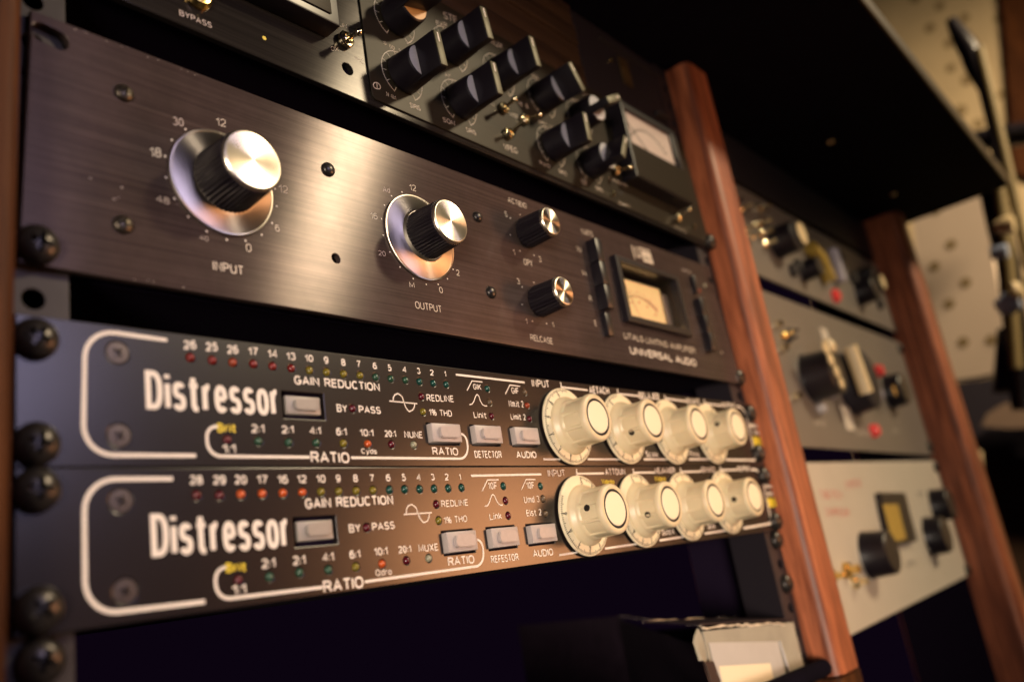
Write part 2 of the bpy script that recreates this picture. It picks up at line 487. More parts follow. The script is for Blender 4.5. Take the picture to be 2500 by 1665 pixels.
    d('e', .52, [(0, x * .50), (1, x * .50)], arc(.5, x / 2, .5, x / 2, 0, 318, 16))
    d('f', .30, [(1, 1), (.6, .98), (.4, .85), (.4, 0)], [(0, x), (1, x)])
    d('h', .48, [(0, 1), (0, 0)], arc(.5, x - .28, .5, .28, 170, 0, 8) + [(1, 0)])
    d('i', .0, [(.5, 0), (.5, x)], [(.5, .88), (.5, 1.0)])
    d('k', .48, [(0, 0), (0, 1)], [(.9, x), (.06, .28)], [(.35, .42), (1, 0)])
    d('l', .0, [(.5, 0), (.5, 1)])
    d('m', .80, [(0, 0), (0, x)], arc(.26, x - .25, .25, .25, 170, 0, 7) + [(.5, 0)], arc(.76, x - .25, .25, .25, 170, 0, 7) + [(1, 0)])
    d('n', .48, [(0, 0), (0, x)], arc(.5, x - .28, .5, .28, 170, 0, 8) + [(1, 0)])
    d('o', .54, arc(.5, x / 2, .5, x / 2, 0, 360, 20))
    d('r', .32, [(0, 0), (0, x)], [(0, x * .68), (.25, x * .9), (.6, x), (1, x)])
    d('s', .48, arc(.5, x * .755, .46, x * .245, 25, 262, 10) + arc(.5, x * .255, .5, x * .255, 82, -160, 10))
    d('t', .44, [(.42, .96), (.42, .10), (.62, 0), (1, 0)], [(-.1, x), (1.05, x)])
    d('u', .48, [(0, x), (0, .26)] + arc(.5, .28, .5, .28, 180, 360, 8)[1:] + [(1, x), (1, 0)])
    d('y', .50, [(0, x), (.5, .02)], [(1, x), (.45, -.12), (.2, -.25), (0, -.25)])
    return g
GL = G_()
def txt(unit, s, bl, br, h, ink='white_ink', bold=0.02, lift=LIFT, space=1.0, name='lettering', org=None):
    """stroked sans lettering: baseline from bl to br (Vectors in the panel plane), cap height h mm."""
    total = (br - bl).length
    ex = (br - bl).normalized()
    ws = [(.28 if ch == ' ' else GL[ch][0]) for ch in s]
    nat = sum(ws) * h
    t = h * (0.105 + 2.2 * bold)
    n = len(s)
    # natural length with full strokes and gaps, then squeeze everything to the measured length
    gap = (0.10 if bold > .03 else .13) * h
    full = nat + n * t * .9 + (n - 1) * gap
    k = total / full
    t = min(t, t * (0.45 + 0.55 * k))
    gap *= k
    k2 = (total - (n - 1) * gap - n * t) / max(nat, 1e-6)
    if k2 < .2: k2 = .2
    bm = bmesh.new()
    x = 0
    c = (bl + br) / 2
    li = 0
    ez = Vector((0, 0, 1))
    for ch, w_ in zip(s, ws):
        wd = w_ * h * k2
        if ch != ' ':
            for st in GL[ch][1]:
                pts = [bl + ex * (x + t / 2 + p[0] * wd) + ez * (t / 2 + p[1] * (h - t)) - c for p in st]
                closed = (pts[0] - pts[-1]).length < 1e-4
                if closed: pts = pts[:-1]
                ribbon_bm(bm, pts, t, lift + .012 * li, closed)
                li = (li + 1) % 5
        x += wd + t + gap
    me = fin(bm, 'lettering', ink, 0)
    return link(name, me, unit, c)
def W(unit, s, f, xl, yl, xr, yr, ytop, ink='white_ink', bold=0.02, f2=None, space=1.0):
    """word by photo measurement: baseline ends and the y of the top of its first capital."""
    bl = P(f, xl, yl); br = P(f2 or f, xr, yr)
    h = (P(f, xl, ytop) - bl).length
    return txt(unit, s, bl, br, h, ink, bold, space=space)
def ribbon_bm(bm, pts, wd, lift=LIFT, closed=False):
    pts = [Vector((p[0], 0, p[2])) if len(p) == 3 else Vector((p[0], 0, p[1])) for p in pts]
    n = len(pts); L = []
    for i, p in enumerate(pts):
        a = pts[i - 1] if (i > 0 or closed) else p
        b = pts[(i + 1) % n] if (i < n - 1 or closed) else p
        d1 = (p - a); d2 = (b - p)
        d1 = d1.normalized() if d1.length > 1e-6 else d2.normalized()
        d2 = d2.normalized() if d2.length > 1e-6 else d1
        n1 = Vector((-d1.z, 0, d1.x)); n2 = Vector((-d2.z, 0, d2.x))
        m_ = (n1 + n2)
        m_ = m_.normalized() if m_.length > 1e-6 else n1
        k = wd / 2 / max(0.62, m_.dot(n1))
        o = Vector((0, -lift, 0))
        L.append((bm.verts.new(p + m_ * k + o), bm.verts.new(p - m_ * k + o)))
    rng = range(n) if closed else range(n - 1)
    for i in rng:
        a, b = L[i], L[(i + 1) % n]
        bm.faces.new((a[0], b[0], b[1], a[1]))
def line(unit, pts, wd, ink='white_ink', name='printed_line', closed=False, lift=LIFT):
    bm = bmesh.new(); ribbon_bm(bm, pts, wd, lift, closed)
    return link(name, fin(bm, name, ink, 0), unit)
def rnd(pts, rad, seg=7):
    """round the inner corners of a polyline by rad (mm)."""
    pts = [Vector((p[0], 0, p[2])) for p in pts]
    out = [pts[0]]
    for i in range(1, len(pts) - 1):
        p = pts[i]
        rr = rad[i - 1] if isinstance(rad, (list, tuple)) else rad
        a = (pts[i - 1] - p); b = (pts[i + 1] - p)
        r_ = min(rr, a.length * .49 if i > 1 else a.length * .9, b.length * .49 if i < len(pts) - 2 else b.length * .9)
        A = p + a.normalized() * r_; B = p + b.normalized() * r_
        for k in range(seg + 1):
            t = k / seg
            # rational quadratic close to a circular arc
            w0, w1, w2 = (1 - t) ** 2, 2 * t * (1 - t) * 0.72, t * t
            out.append((A * w0 + p * w1 + B * w2) / (w0 + w1 + w2))
    out.append(pts[-1])
    return out
def dots(unit, pts, r, ink='white_ink', name='scale_dots'):
    bm = bmesh.new()
    for p in pts:
        vs = [bm.verts.new((p.x + r * math.cos(2 * math.pi * k / 12), -LIFT, p.z + r * math.sin(2 * math.pi * k / 12))) for k in range(12)]
        bm.faces.new(vs)
    return link(name, fin(bm, name, ink, 0), unit)

# ------------------------------------------------------------------ shared small meshes
def cross_cut(me_src, arm, wdt, top, depth):
    """cut a Phillips recess into a screw head (arm, width, top height, depth in mm)."""
    bm = bmesh.new()
    def cr(a, b): return [(a, -b), (a, b), (b, b), (b, a), (-b, a), (-b, b), (-a, b), (-a, -b), (-b, -b), (-b, -a), (b, -a), (b, -b)]
    A_ = [bm.verts.new((x, -(top + .8), z)) for x, z in cr(arm * 1.12, wdt * .5)]
    B2_ = [bm.verts.new((x, -(top - depth), z)) for x, z in cr(arm * .5, wdt * .3)]
    bm.faces.new(A_); bm.faces.new(B2_[::-1])
    for k in range(12): bm.faces.new((A_[k], B2_[k], B2_[(k + 1) % 12], A_[(k + 1) % 12]))
    cut = bpy.data.meshes.new('cut'); 
    for v in bm.verts: v.co *= S
    bmesh.ops.recalc_face_normals(bm, faces=bm.faces[:])
    bm.to_mesh(cut); bm.free()
    cut.materials.append(M['hole'])
    a = bpy.data.objects.new('a', me_src); b = bpy.data.objects.new('b', cut)
    col.objects.link(a); col.objects.link(b)
    md = a.modifiers.new('b', 'BOOLEAN'); md.object = b; md.operation = 'DIFFERENCE'; md.solver = 'EXACT'
    dg = bpy.context.evaluated_depsgraph_get()
    me = bpy.data.meshes.new_from_object(a.evaluated_get(dg))
    bpy.data.objects.remove(a); bpy.data.objects.remove(b)
    if len(me.polygons) < 10: return me_src
    me.polygons.foreach_set('use_smooth', [True] * len(me.polygons)); me.set_sharp_from_angle(angle=R(32))
    return me
def dome(r, h, k=7, lip=0.6):
    return [(r, 0), (r, lip)] + [(r * math.cos(math.pi / 2 * i / k), lip + (h - lip) * math.sin(math.pi / 2 * i / k)) for i in range(1, k)] + [(0, h)]
rack_screw_me = cross_cut(lath('rack_screw', [(0, -1)] + [(6.3, -1)] + dome(6.3, 4.6, 8, 1.0), 'screw_black', 40), 3.7, 1.9, 4.6, 2.8)
flat_screw_me = cross_cut(lath('flat_screw', [(0, -1.5), (3.4, -1.5), (3.55, -0.1), (3.4, 0.12), (0, 0.2)], 'screw_grey', 36), 2.0, 0.95, 0.2, 1.3)
small_screw_me = cross_cut(lath('small_screw', [(0, -1), (3.3, -1), (3.3, 0.0)] + [(3.3 * math.cos(math.pi / 2 * i / 6), 0.3 + 1.6 * math.sin(math.pi / 2 * i / 6)) for i in range(1, 6)] + [(0, 1.9)], 'screw_dull', 36), 2.1, 0.95, 1.9, 1.3)
rivet_me = lath('rivet', [(0, -0.6), (3.2, -0.6)] + dome(3.2, 2.1, 8, 0.2), 'screw_black', 28)
led_me = {}
def led_mesh(kind):
    if kind not in led_me:
        led_me[kind] = lath('led', [(1.42, -2.5), (1.42, 0.0)] + [(1.42 * math.cos(math.pi / 2 * i / 6), 1.3 * math.sin(math.pi / 2 * i / 6)) for i in range(1, 6)] + [(0, 1.3)], 'led_' + kind, 22, smooth=40)
    return led_me[kind]

# ================================================================== the two white-lettered compressors
def chassis(unit, x0, x1, z0, z1, depth=95):
    return link('chassis', box('chassis', x0, x1, 3.1, depth, z0, z1, 'void'), unit)
def button(unit, quad, mat='button', recess=3.0, d_out=2.2):
    """push button filling a rectangular panel cut-out; quad = TL,TR,BR,BL on the panel plane."""
    x0 = (quad[0].x + quad[3].x) / 2; x1 = (quad[1].x + quad[2].x) / 2
    z1 = (quad[0].z + quad[1].z) / 2; z0 = (quad[2].z + quad[3].z) / 2
    return x0, x1, z0, z1
def button_part(unit, r, mat='button', out=2.4, side=None):
    x0, x1, z0, z1 = r
    if out < 0: x0 += 1.6; x1 -= .5; z0 += 1.2; z1 -= .5
    cx, cz = (x0 + x1) / 2, (z0 + z1) / 2
    hw, hh = (x1 - x0) / 2 - .55, (z1 - z0) / 2 - .75
    bm = bmesh.new()
    bx(bm, -hw, hw, -out, 6, -hh, hh, 0.35)
    o = link('button', fin(bm, 'button', mat), unit, (cx, 0, cz))
    bm = bmesh.new()
    pts = []
    pw, ph = hw * .70, hh * .62
    cr = ph * .75
    for (sx, sz, a0) in ((1, 1, 0), (-1, 1, 90), (-1, -1, 180), (1, -1, 270)):
        for k in range(5):
            a = R(a0 + 90 * k / 4)
            pts.append((sx * (pw - cr) + cr * math.cos(a) + hw * .10, sz * (ph - cr) + cr * math.sin(a)))
    prism(bm, pts, -out - 1.3, -out + .2)
    es = [e for e in bm.edges if abs(e.verts[0].co.y + out + 1.3) < 1e-5 and abs(e.verts[1].co.y + out + 1.3) < 1e-5]
    bmesh.ops.bevel(bm, geom=es, offset=.35, segments=2, affect='EDGES')
    link('finger_pad', fin(bm, 'finger_pad', mat, 50), o)
    return o
def fluted(i, k, a): return 0
# cream knob: dial + hub + ring + cap
def cream_body_mesh():
    bm = bmesh.new()
    prof = [(0, 1), (14.9, 2.4), (14.8, 3.6), (14.2, 4.6), (13.0, 5.6), (12.55, 6.6), (12.35, 7.6), (12.3, 8.2), (12.1, 17.2), (12.1, 17.8), (12.05, 19.2), (11.8, 20.0), (11.2, 20.5), (10.2, 20.7), (9.45, 20.6), (9.35, 19.2), (0, 19.2)]
    nf = 9
    def mod(i, k, a):
        if i in (7, 8):
            ph = (a * nf / (2 * math.pi)) % 1.0
            return -0.62 if 0.10 < ph < 0.90 else 0.0
        return 0
    lathe(bm, prof, 144, 0, mod)
    return fin(bm, 'knob_body', 'cream', 38)
cream_body = cream_body_mesh()
cream_dial = lath('dial', [(0, 1.0), (19.3, 1.0), (19.6, 1.2), (19.6, 1.9), (19.3, 2.2), (15.0, 2.75), (0, 2.8)], 'creamdial', 72)
cap_ring = lath('cap_ring', [(9.38, 18.5), (9.38, 20.42), (8.2, 20.42), (8.2, 18.5)], 'hole', 48)
cream_cap = lath('cap', [(8.2, 18.8), (8.2, 20.3), (7.9, 20.75), (0, 20.9)], 'creamcap', 48)
set_hole = lath('set_screw', [(1.55, 0), (1.55, .5), (1.35, .5), (1.2, 0.1), (0, .1)], ['hole', 'screw_dull'], 20, mi=[0, 0, 0, 1])
def dial_marks(seed, numbers):
    rn = random.Random(seed)
    bm = bmesh.new()
    for k in range(100):
        a = R(-k * 3.0 + seed * 17)
        L = 2.6 if k % 10 == 0 else (1.9 if k % 5 == 0 else 1.2)
        wd = .62 if k % 10 == 0 else .40
        r1 = 19.0; r0 = r1 - L
        d = Vector((math.cos(a), 0, math.sin(a))); n = Vector((-math.sin(a), 0, math.cos(a)))
        yy = lambda r: -(2.75 - (r - 15.0) / 4.3 * .55) - .05
        q = [d * r0 + n * wd / 2, d * r1 + n * wd / 2, d * r1 - n * wd / 2, d * r0 - n * wd / 2]
        vs = [bm.verts.new((p.x, yy(r), p.z)) for p, r in zip(q, (r0, r1, r1, r0))]
        bm.faces.new(vs)
    for i, s in enumerate(numbers):
        vs, fs = glyph(s, 0.01)
        a = R(-i * 30 + seed * 17)
        d = Vector((math.cos(a), 0, math.sin(a))); t = Vector((math.sin(a), 0, -math.cos(a)))
        x0 = min(v[0] for v in vs); x1 = max(v[0] for v in vs); sc = 2.7 / cap_h()
        bvs = [bm.verts.new(t * ((v[0] - (x0 + x1) / 2) * sc * .8) + d * (14.6 + v[1] * sc * .8) + Vector((0, -2.86, 0))) for v in vs]
        for f in fs:
            try: bm.faces.new([bvs[j] for j in f])
            except ValueError: pass
    return fin(bm, 'scale_marks', 'black_ink', 0)
def cream_knob(unit, x, z, rot, seed, hole_angle=None, numbers=('0', '1', '2', '3', '4', '5', '6', '7', '8', '9')):
    k = link('knob', cream_body, unit, (x, 0, z), (0, R(rot), 0))
    link('dial', cream_dial, k)
    link('scale_marks', dial_marks(seed, numbers), k)
    link('cap_ring', cap_ring, k); link('cap', cream_cap, k)
    if hole_angle is not None:
        a = R(hole_angle + rot)      # angle in the unrotated panel frame
        d = Vector((math.cos(a), 0, math.sin(a)))
        o = link('set_screw', set_hole, k, d * 12.0 + Vector((0, -12.6, 0)))
        o.rotation_euler = Vector((0, -1, 0)).rotation_difference(d).to_euler()
    # little metal stop lug under the knob
    return k

def white_comp(name, label, z0, z1, leds, words, lines, btns, knobs, flats, screws, blocks):
    u = thing(name, label, 'rack compressor', (0, 0, 0))
    holes = []
    for (p, c) in leds: holes.append(('c', p.x, p.z, 1.62))
    for q in btns:
        x0, x1, zz0, zz1 = q
        holes.append(('r', [(x0, zz0), (x1, zz0), (x1, zz1), (x0, zz1)]))
    for p in flats: holes.append(('c', p.x, p.z, 3.75))
    link('front_panel', plate('front_panel', [(0.3, z0), (482.8, z0), (482.8, z1), (0.3, z1)], holes, 3.0, 'paint', 0.3), u)
    chassis(u, 20, 462, z0 + 1, z1 - 1)
    for (p, c) in leds: link('led', led_mesh(c), u, (p.x, 0.15, p.z))
    for (x, z) in screws: link('rack_screw', rack_screw_me, u, (x, 0, z), (0, R(random.uniform(0, 90)), 0))
    for p in flats: link('panel_screw', flat_screw_me, u, (p.x, 0.1, p.z), (0, R(random.uniform(20, 60)), 0))
    for i, q in enumerate(btns): button_part(u, q, 'button_in' if i == 0 else 'button', -0.8 if i == 0 else 2.4)
    for k in knobs: cream_knob(u, *k)
    for wd in words: W(u, *wd[:7], **wd[7]) if len(wd) > 7 else W(u, *wd)
    for pts, wdt, *ink in lines: line(u, pts, wdt, *(ink or ['white_ink']))
    for pts, ink in blocks:
        bm = bmesh.new(); bm.faces.new([bm.verts.new((p.x, -LIFT, p.z)) for p in pts])
        link('printed_block', fin(bm, 'printed_block', ink, 0), u)
    return u
def qd(f, *c):
    ps = [P(f, c[i], c[i + 1]) for i in range(0, 8, 2)]
    return button(None, ps)
B_ = dict(bold=0.035)
Y_ = dict(ink='yellow_ink', bold=0.03)
# ---- upper of the pair
L1 = [(P('I', 1565, 245), 'red'), (P('I', 1745, 268), 'red'), (P('I', 1913, 285), 'rust'), (P('I', 2082, 298), 'red'), (P('I', 2240, 317), 'red'), (P('J', 375, 333), 'red'),
      (P('J', 525, 350), 'yellow'), (P('J', 665, 365), 'yellow'), (P('J', 805, 380), 'yellow'), (P('J', 940, 392), 'yellow'), (P('J', 1067, 405), 'green'), (P('J', 1192, 418), 'green'),
      (P('J', 1312, 430), 'green'), (P('J', 1428, 442), 'teal'), (P('J', 1540, 455), 'teal'), (P('J', 1647, 465), 'teal'),
      (P('J', 877, 663), 'dark'), (P('J', 1443, 565), 'dark'), (P('J', 1457, 690), 'yellow'),
      (P('I', 1870, 918), 'dark'), (P('I', 2125, 930), 'green'), (P('J', 353, 940), 'green'), (P('J', 580, 943), 'green'), (P('J', 803, 948), 'yellow'), (P('J', 1003, 953), 'orange'),
      (P('J', 1197, 957), 'dark'), (P('J', 1380, 960), 'clear'), (P('J', 1985, 500), 'teal'), (P('J', 2003, 612), 'smoke'), (P('J', 2020, 725), 'dark'),
      (P('K', 272, 530), 'smoke'), (P('K', 293, 638), 'rust'), (P('K', 313, 748), 'dark')]
W1 = [('26', 'I', 1510, 177, 1612, 177, 105, B_), ('25', 'I', 1692, 193, 1787, 193, 122, B_), ('26', 'I', 1868, 215, 1957, 215, 145, B_), ('17', 'I', 2040, 228, 2120, 228, 163, B_), ('14', 'I', 2200, 248, 2280, 248, 182, B_),
      ('13', 'J', 335, 265, 410, 268, 203, B_), ('10', 'J', 487, 280, 555, 283, 222, B_), ('9', 'J', 645, 297, 680, 299, 237, B_), ('8', 'J', 785, 313, 820, 315, 255, B_), ('7', 'J', 912, 325, 945, 327, 270, B_),
      ('6', 'J', 1046, 340, 1078, 342, 286, B_), ('5', 'J', 1168, 356, 1198, 358, 303, B_), ('4', 'J', 1290, 369, 1322, 371, 318, B_), ('3', 'J', 1408, 380, 1436, 382, 330, B_), ('2', 'J', 1516, 393, 1545, 395, 345, B_), ('1', 'J', 1632, 403, 1648, 404, 358, B_),
      ('Distressor', 'I', 1200, 668, 2303, 727, 348, dict(bold=0.038, space=0.92)),
      ('GAIN REDUCTION', 'J', 400, 465, 1103, 523, 392, B_), ('BY', 'J', 750, 690, 835, 697, 626, B_), ('PASS', 'J', 930, 699, 1110, 709, 640, B_),
      ('REDLINE', 'J', 1488, 603, 1710, 612, 548, dict(bold=0.02)), ('1% THD', 'J', 1508, 720, 1695, 731, 668, dict(bold=0.02)),
      ('Brit', 'I', 1787, 858, 1942, 862, 782, dict(ink='yellow_ink', bold=0.05)), ('1:1', 'I', 1825, 1030, 1937, 1030, 958, B_), ('2:1', 'I', 2068, 862, 2172, 864, 792, B_),
      ('2:1', 'J', 297, 868, 395, 870, 802, B_), ('4:1', 'J', 527, 875, 617, 877, 813, B_), ('6:1', 'J', 745, 883, 830, 885, 822, B_), ('10:1', 'J', 938, 890, 1050, 893, 832, B_), ('20:1', 'J', 1143, 897, 1235, 899, 842, B_),
      ('NUNE', 'J', 1305, 904, 1455, 908, 848, dict(bold=0.025)), ('Cyds', 'J', 950, 1033, 1078, 1038, 990, B_), ('RATIO', 'J', 537, 1108, 855, 1112, 1016, B_), ('RATIO', 'J', 1535, 1045, 1748, 1049, 980, B_),
      ('DETECTOR', 'J', 1883, 1068, 2105, 1070, 1010, B_), ('AUDIO', 'K', 207, 1070, 372, 1070, 1015, B_),
      ('GIK', 'J', 1870, 507, 1935, 511, 462), ('Linit', 'J', 1875, 740, 1980, 746, 690), ('GIF', 'J', 2185, 540, 2245, 545, 492), ('Nm.it 2', 'K', 145, 650, 265, 655, 597), ('Limit 2', 'K', 160, 755, 282, 759, 707),
      ('INPUT', 'K', 335, 484, 478, 493, 427), ('AETACH', 'K', 807, 542, 970, 549, 484, B_), ('BELAJEB', 'K', 1215, 584, 1380, 592, 534, B_), ('ADVANCE', 'K', 1595, 624, 1715, 632, 582, B_), ('OUTPUT', 'K', 1897, 652, 2003, 658, 618, dict(bold=0.06)),
      ('Scale', 'K', 1270, 1060, 1370, 1062, 1016), ('Fine', 'K', 1635, 1060, 1710, 1062, 1018)]
sine = lambda f, a, b, c, d: rnd([P(f, *q) for q in a], 1.2)
def wave(f, st, pk, cr, tr, en):
    pts = [st, (st[0] + 2, (st[1] + pk[1]) / 2), (st[0] * .5 + pk[0] * .5 - 6, pk[1] + 12), pk, ((pk[0] + cr[0]) / 2 - 4, pk[1] + 14), ((pk[0] * .25 + cr[0] * .75), (pk[1] + cr[1]) / 2 - 6), cr,
           ((cr[0] * .7 + tr[0] * .3), (cr[1] + tr[1]) / 2), ((tr[0] * .7 + cr[0] * .3), tr[1] - 12), tr, ((tr[0] * .5 + en[0] * .5) + 6, tr[1] - 12), (en[0] - 2, (en[1] + tr[1]) / 2 - 6), en]
    return [P(f, *q) for q in pts]
N1 = [(rnd([P('I', 1372, 103), P('I', 700, 8), P('I', 680, 1045), P('I', 1608, 1050)], [9, 9]), 1.25),
      (rnd([P('I', 1790, 812), P('I', 1695, 805), P('I', 1705, 1055), P('J', 525, 1063)], [5, 5]), 1.05),
      (rnd([P('J', 865, 1067), P('J', 1832, 1075), P('J', 1810, 866), P('J', 1752, 872)], [6, 9]), 1.0),
      ([P('J', 1725, 385), P('J', 2290, 450)], 0.95),
      (wave('J', (1210, 603), (1247, 540), (1298, 612), (1342, 688), (1386, 625)), 0.5), ([P('J', 1180, 602), P('J', 1408, 624)], 0.5),
      ([P('J', 1817, 515), P('J', 1857, 437), P('J', 1943, 446)], 0.5),
      ([P('J', *q) for q in ((1836, 632), (1858, 628), (1872, 606), (1884, 570), (1893, 552), (1901, 549), (1912, 558), (1926, 600), (1944, 632), (1962, 642), (1982, 643))], 0.5),
      ([P('K', 113, 545), P('K', 150, 470), P('K', 234, 482)], 0.5),
      ([P('K', 567, 447), P('K', 573, 503)], 0.7), ([P('K', 575, 488), P('K', 788, 513)], 0.9),
      ([P('K', 1033, 500), P('K', 1039, 552)], 0.8), ([P('K', 1043, 543), P('K', 1208, 561)], 0.9),
      ([P('K', 1421, 550), P('K', 1427, 600)], 0.9), ([P('K', 1430, 581), P('K', 1590, 603)], 1.0),
      ([P('K', 1746, 590), P('K', 1752, 632)], 1.2), ([P('K', 1755, 623), P('K', 1890, 640)], 1.1),
      ([P('K', 425, 1080), P('K', 565, 1080)], 0.9), ([P('K', 790, 1080), P('K', 1055, 1080)], 0.9), ([P('K', 1250, 1080), P('K', 1456, 1080)], 1.0), ([P('K', 1620, 1080), P('K', 1795, 1080)], 1.1),
      (rnd([P('K', 2008, 648), P('K', 2078, 650), P('K', 2172, 1088), P('K', 1925, 1083)], [9, 3]), 1.3)]
BK1 = [([P('K', 2118, 787), P('K', 2206, 800), P('K', 2206, 825), P('K', 2118, 818)], 'cream_ink'), ([P('K', 2152, 840), P('K', 2200, 846), P('K', 2207, 878), P('K', 2158, 876)], 'cream_ink'),
       ([P('K', 2145, 893), P('K', 2212, 900), P('K', 2232, 975), P('K', 2158, 968)], 'yellow_ink')]
B1 = [qd('J', 292, 519, 635, 543, 654, 757, 312, 742), qd('J', 1483, 775, 1735, 790, 1757, 965, 1502, 957), qd('J', 1840, 793, 2070, 805, 2090, 972, 1860, 966), qd('K', 148, 810, 358, 819, 375, 982, 172, 973)]
K1 = [(254.3, 20.1, 0, 1, None), (306.2, 20.5, 0, 2, 205), (357.6, 20.4, 0, 3, None), (409.2, 20.7, 0, 4, 165)]
white_comp('upper_rack_compressor', 'upper of the two black Distressor compressors with cream knobs, under the brushed limiter', 0.15, 44.4, L1, W1, N1, B1, K1,
           [P('I', 967, 205), P('I', 980, 885)], [(5.3, 37.1), (5.4, 6.4), (477.4, 37.5), (475.5, 8.6)], BK1)
# ---- lower of the pair
L2 = [(P('I', 1618, 1373), 'dark'), (P('I', 1805, 1373), 'dark'), (P('I', 1980, 1366), 'orange'), (P('I', 2155, 1360), 'orange'), (P('I', 2325, 1355), 'orange'), (P('J', 467, 1350), 'orange'),
      (P('J', 620, 1345), 'yellow'), (P('J', 765, 1342), 'yellow'), (P('J', 908, 1337), 'yellow'), (P('J', 1046, 1333), 'yellow'), (P('J', 1180, 1330), 'teal'), (P('J', 1305, 1326), 'teal'),
      (P('J', 1428, 1325), 'teal'), (P('J', 1547, 1321), 'teal'), (P('J', 1663, 1318), 'teal'), (P('J', 1772, 1313), 'teal'),
      (P('N', 993, 298), 'dark'), (P('N', 1565, 108), 'dark'), (P('N', 1585, 240), 'yellow'),
      (P('M', 1960, 726), 'dark'), (P('M', 2215, 700), 'green'), (P('N', 443, 665), 'green'), (P('N', 680, 643), 'green'), (P('N', 905, 620), 'yellow'), (P('N', 1120, 595), 'orange'),
      (P('N', 1320, 570), 'dark'), (P('N', 1503, 550), 'clear'), (P('J', 2115, 1300), 'teal'), (P('N', 2133, 77), 'dark'), (P('N', 2155, 200), 'dark'),
      (P('K', 402, 1300), 'teal'), (P('K', 422, 1405), 'smoke'), (P('K', 445, 1525), 'smoke')]
W2 = [('28', 'I', 1562, 1287, 1665, 1287, 1212, B_), ('29', 'I', 1752, 1287, 1855, 1287, 1212, B_), ('20', 'I', 1930, 1284, 2028, 1284, 1210, B_), ('17', 'I', 2110, 1281, 2200, 1281, 1210, B_), ('16', 'I', 2280, 1279, 2366, 1279, 1209, B_),
      ('12', 'J', 422, 1276, 500, 1275, 1210, B_), ('10', 'J', 580, 1272, 656, 1271, 1208, B_), ('9', 'J', 743, 1269, 780, 1268, 1206, B_), ('8', 'J', 884, 1267, 922, 1266, 1205, B_), ('7', 'J', 1020, 1264, 1056, 1263, 1204, B_),
      ('6', 'J', 1154, 1261, 1190, 1260, 1202, B_), ('5', 'J', 1284, 1259, 1316, 1258, 1200, B_), ('4', 'J', 1406, 1257, 1440, 1256, 1200, B_), ('3', 'J', 1523, 1254, 1553, 1253, 1198, B_), ('2', 'J', 1638, 1253, 1668, 1252, 1198, B_), ('1', 'J', 1754, 1251, 1770, 1250, 1199, B_),
      ('Distressor', 'M', 1245, 542, 2390, 462, 185, dict(bold=0.038, space=0.92)),
      ('GAIN REDUCTION', 'J', 490, 1487, 1213, 1450, 1402, B_), ('BY', 'N', 850, 340, 945, 335, 270, B_), ('PASS', 'N', 1040, 325, 1225, 308, 260, B_),
      ('REDLINE', 'N', 1608, 131, 1828, 117, 77, dict(bold=0.02)), ('1% THO', 'N', 1630, 266, 1820, 250, 211, dict(bold=0.02)),
      ('Brit', 'M', 1857, 668, 2025, 655, 588, dict(ink='yellow_ink', bold=0.06)), ('1:1', 'M', 1905, 850, 2022, 838, 770, B_), ('2:1', 'M', 2152, 635, 2263, 624, 556, B_),
      ('2:1', 'N', 390, 608, 492, 597, 532, B_), ('4:1', 'N', 632, 580, 725, 570, 509, B_), ('6:1', 'N', 855, 555, 942, 546, 487, B_), ('10:1', 'N', 1057, 530, 1167, 520, 465, B_), ('20:1', 'N', 1257, 510, 1360, 501, 450, B_),
      ('MUXE', 'N', 1422, 499, 1582, 486, 438, dict(bold=0.025)), ('Qdro', 'N', 1068, 696, 1200, 683, 643, dict(bold=0.02)), ('RATIO', 'N', 640, 836, 970, 790, 735, B_), ('RATIO', 'N', 1665, 615, 1880, 591, 542, B_),
      ('REFESTOR', 'N', 2018, 591, 2243, 567, 530, B_), ('AUDIO', 'O', 343, 543, 510, 526, 483, B_),
      ('10F', 'J', 1993, 1327, 2067, 1325, 1270), ('Link', 'N', 2005, 237, 2105, 226, 182), ('10F', 'K', 290, 1322, 355, 1320, 1268), ('Umd 3', 'K', 270, 1440, 395, 1431, 1386), ('Elst 2', 'K', 290, 1549, 412, 1539, 1495),
      ('INPUT', 'K', 465, 1223, 607, 1219, 1168), ('ATTOUN', 'K', 938, 1211, 1100, 1207, 1160, B_), ('MEJAAXER', 'K', 1348, 1198, 1510, 1194, 1152, B_), ('ADVANCE', 'K', 1720, 1190, 1842, 1187, 1147, B_), ('OUTPUT', 'K', 2027, 1180, 2128, 1178, 1140, dict(bold=0.06)),
      ('Videdio', 'K', 908, 1283, 1010, 1284, 1244, Y_), ('Video', 'K', 1343, 1260, 1432, 1258, 1222, Y_), ('Dutd II', 'O', 1405, 362, 1500, 352, 317, B_), ('Dutd', 'O', 1780, 312, 1838, 304, 272, B_)]
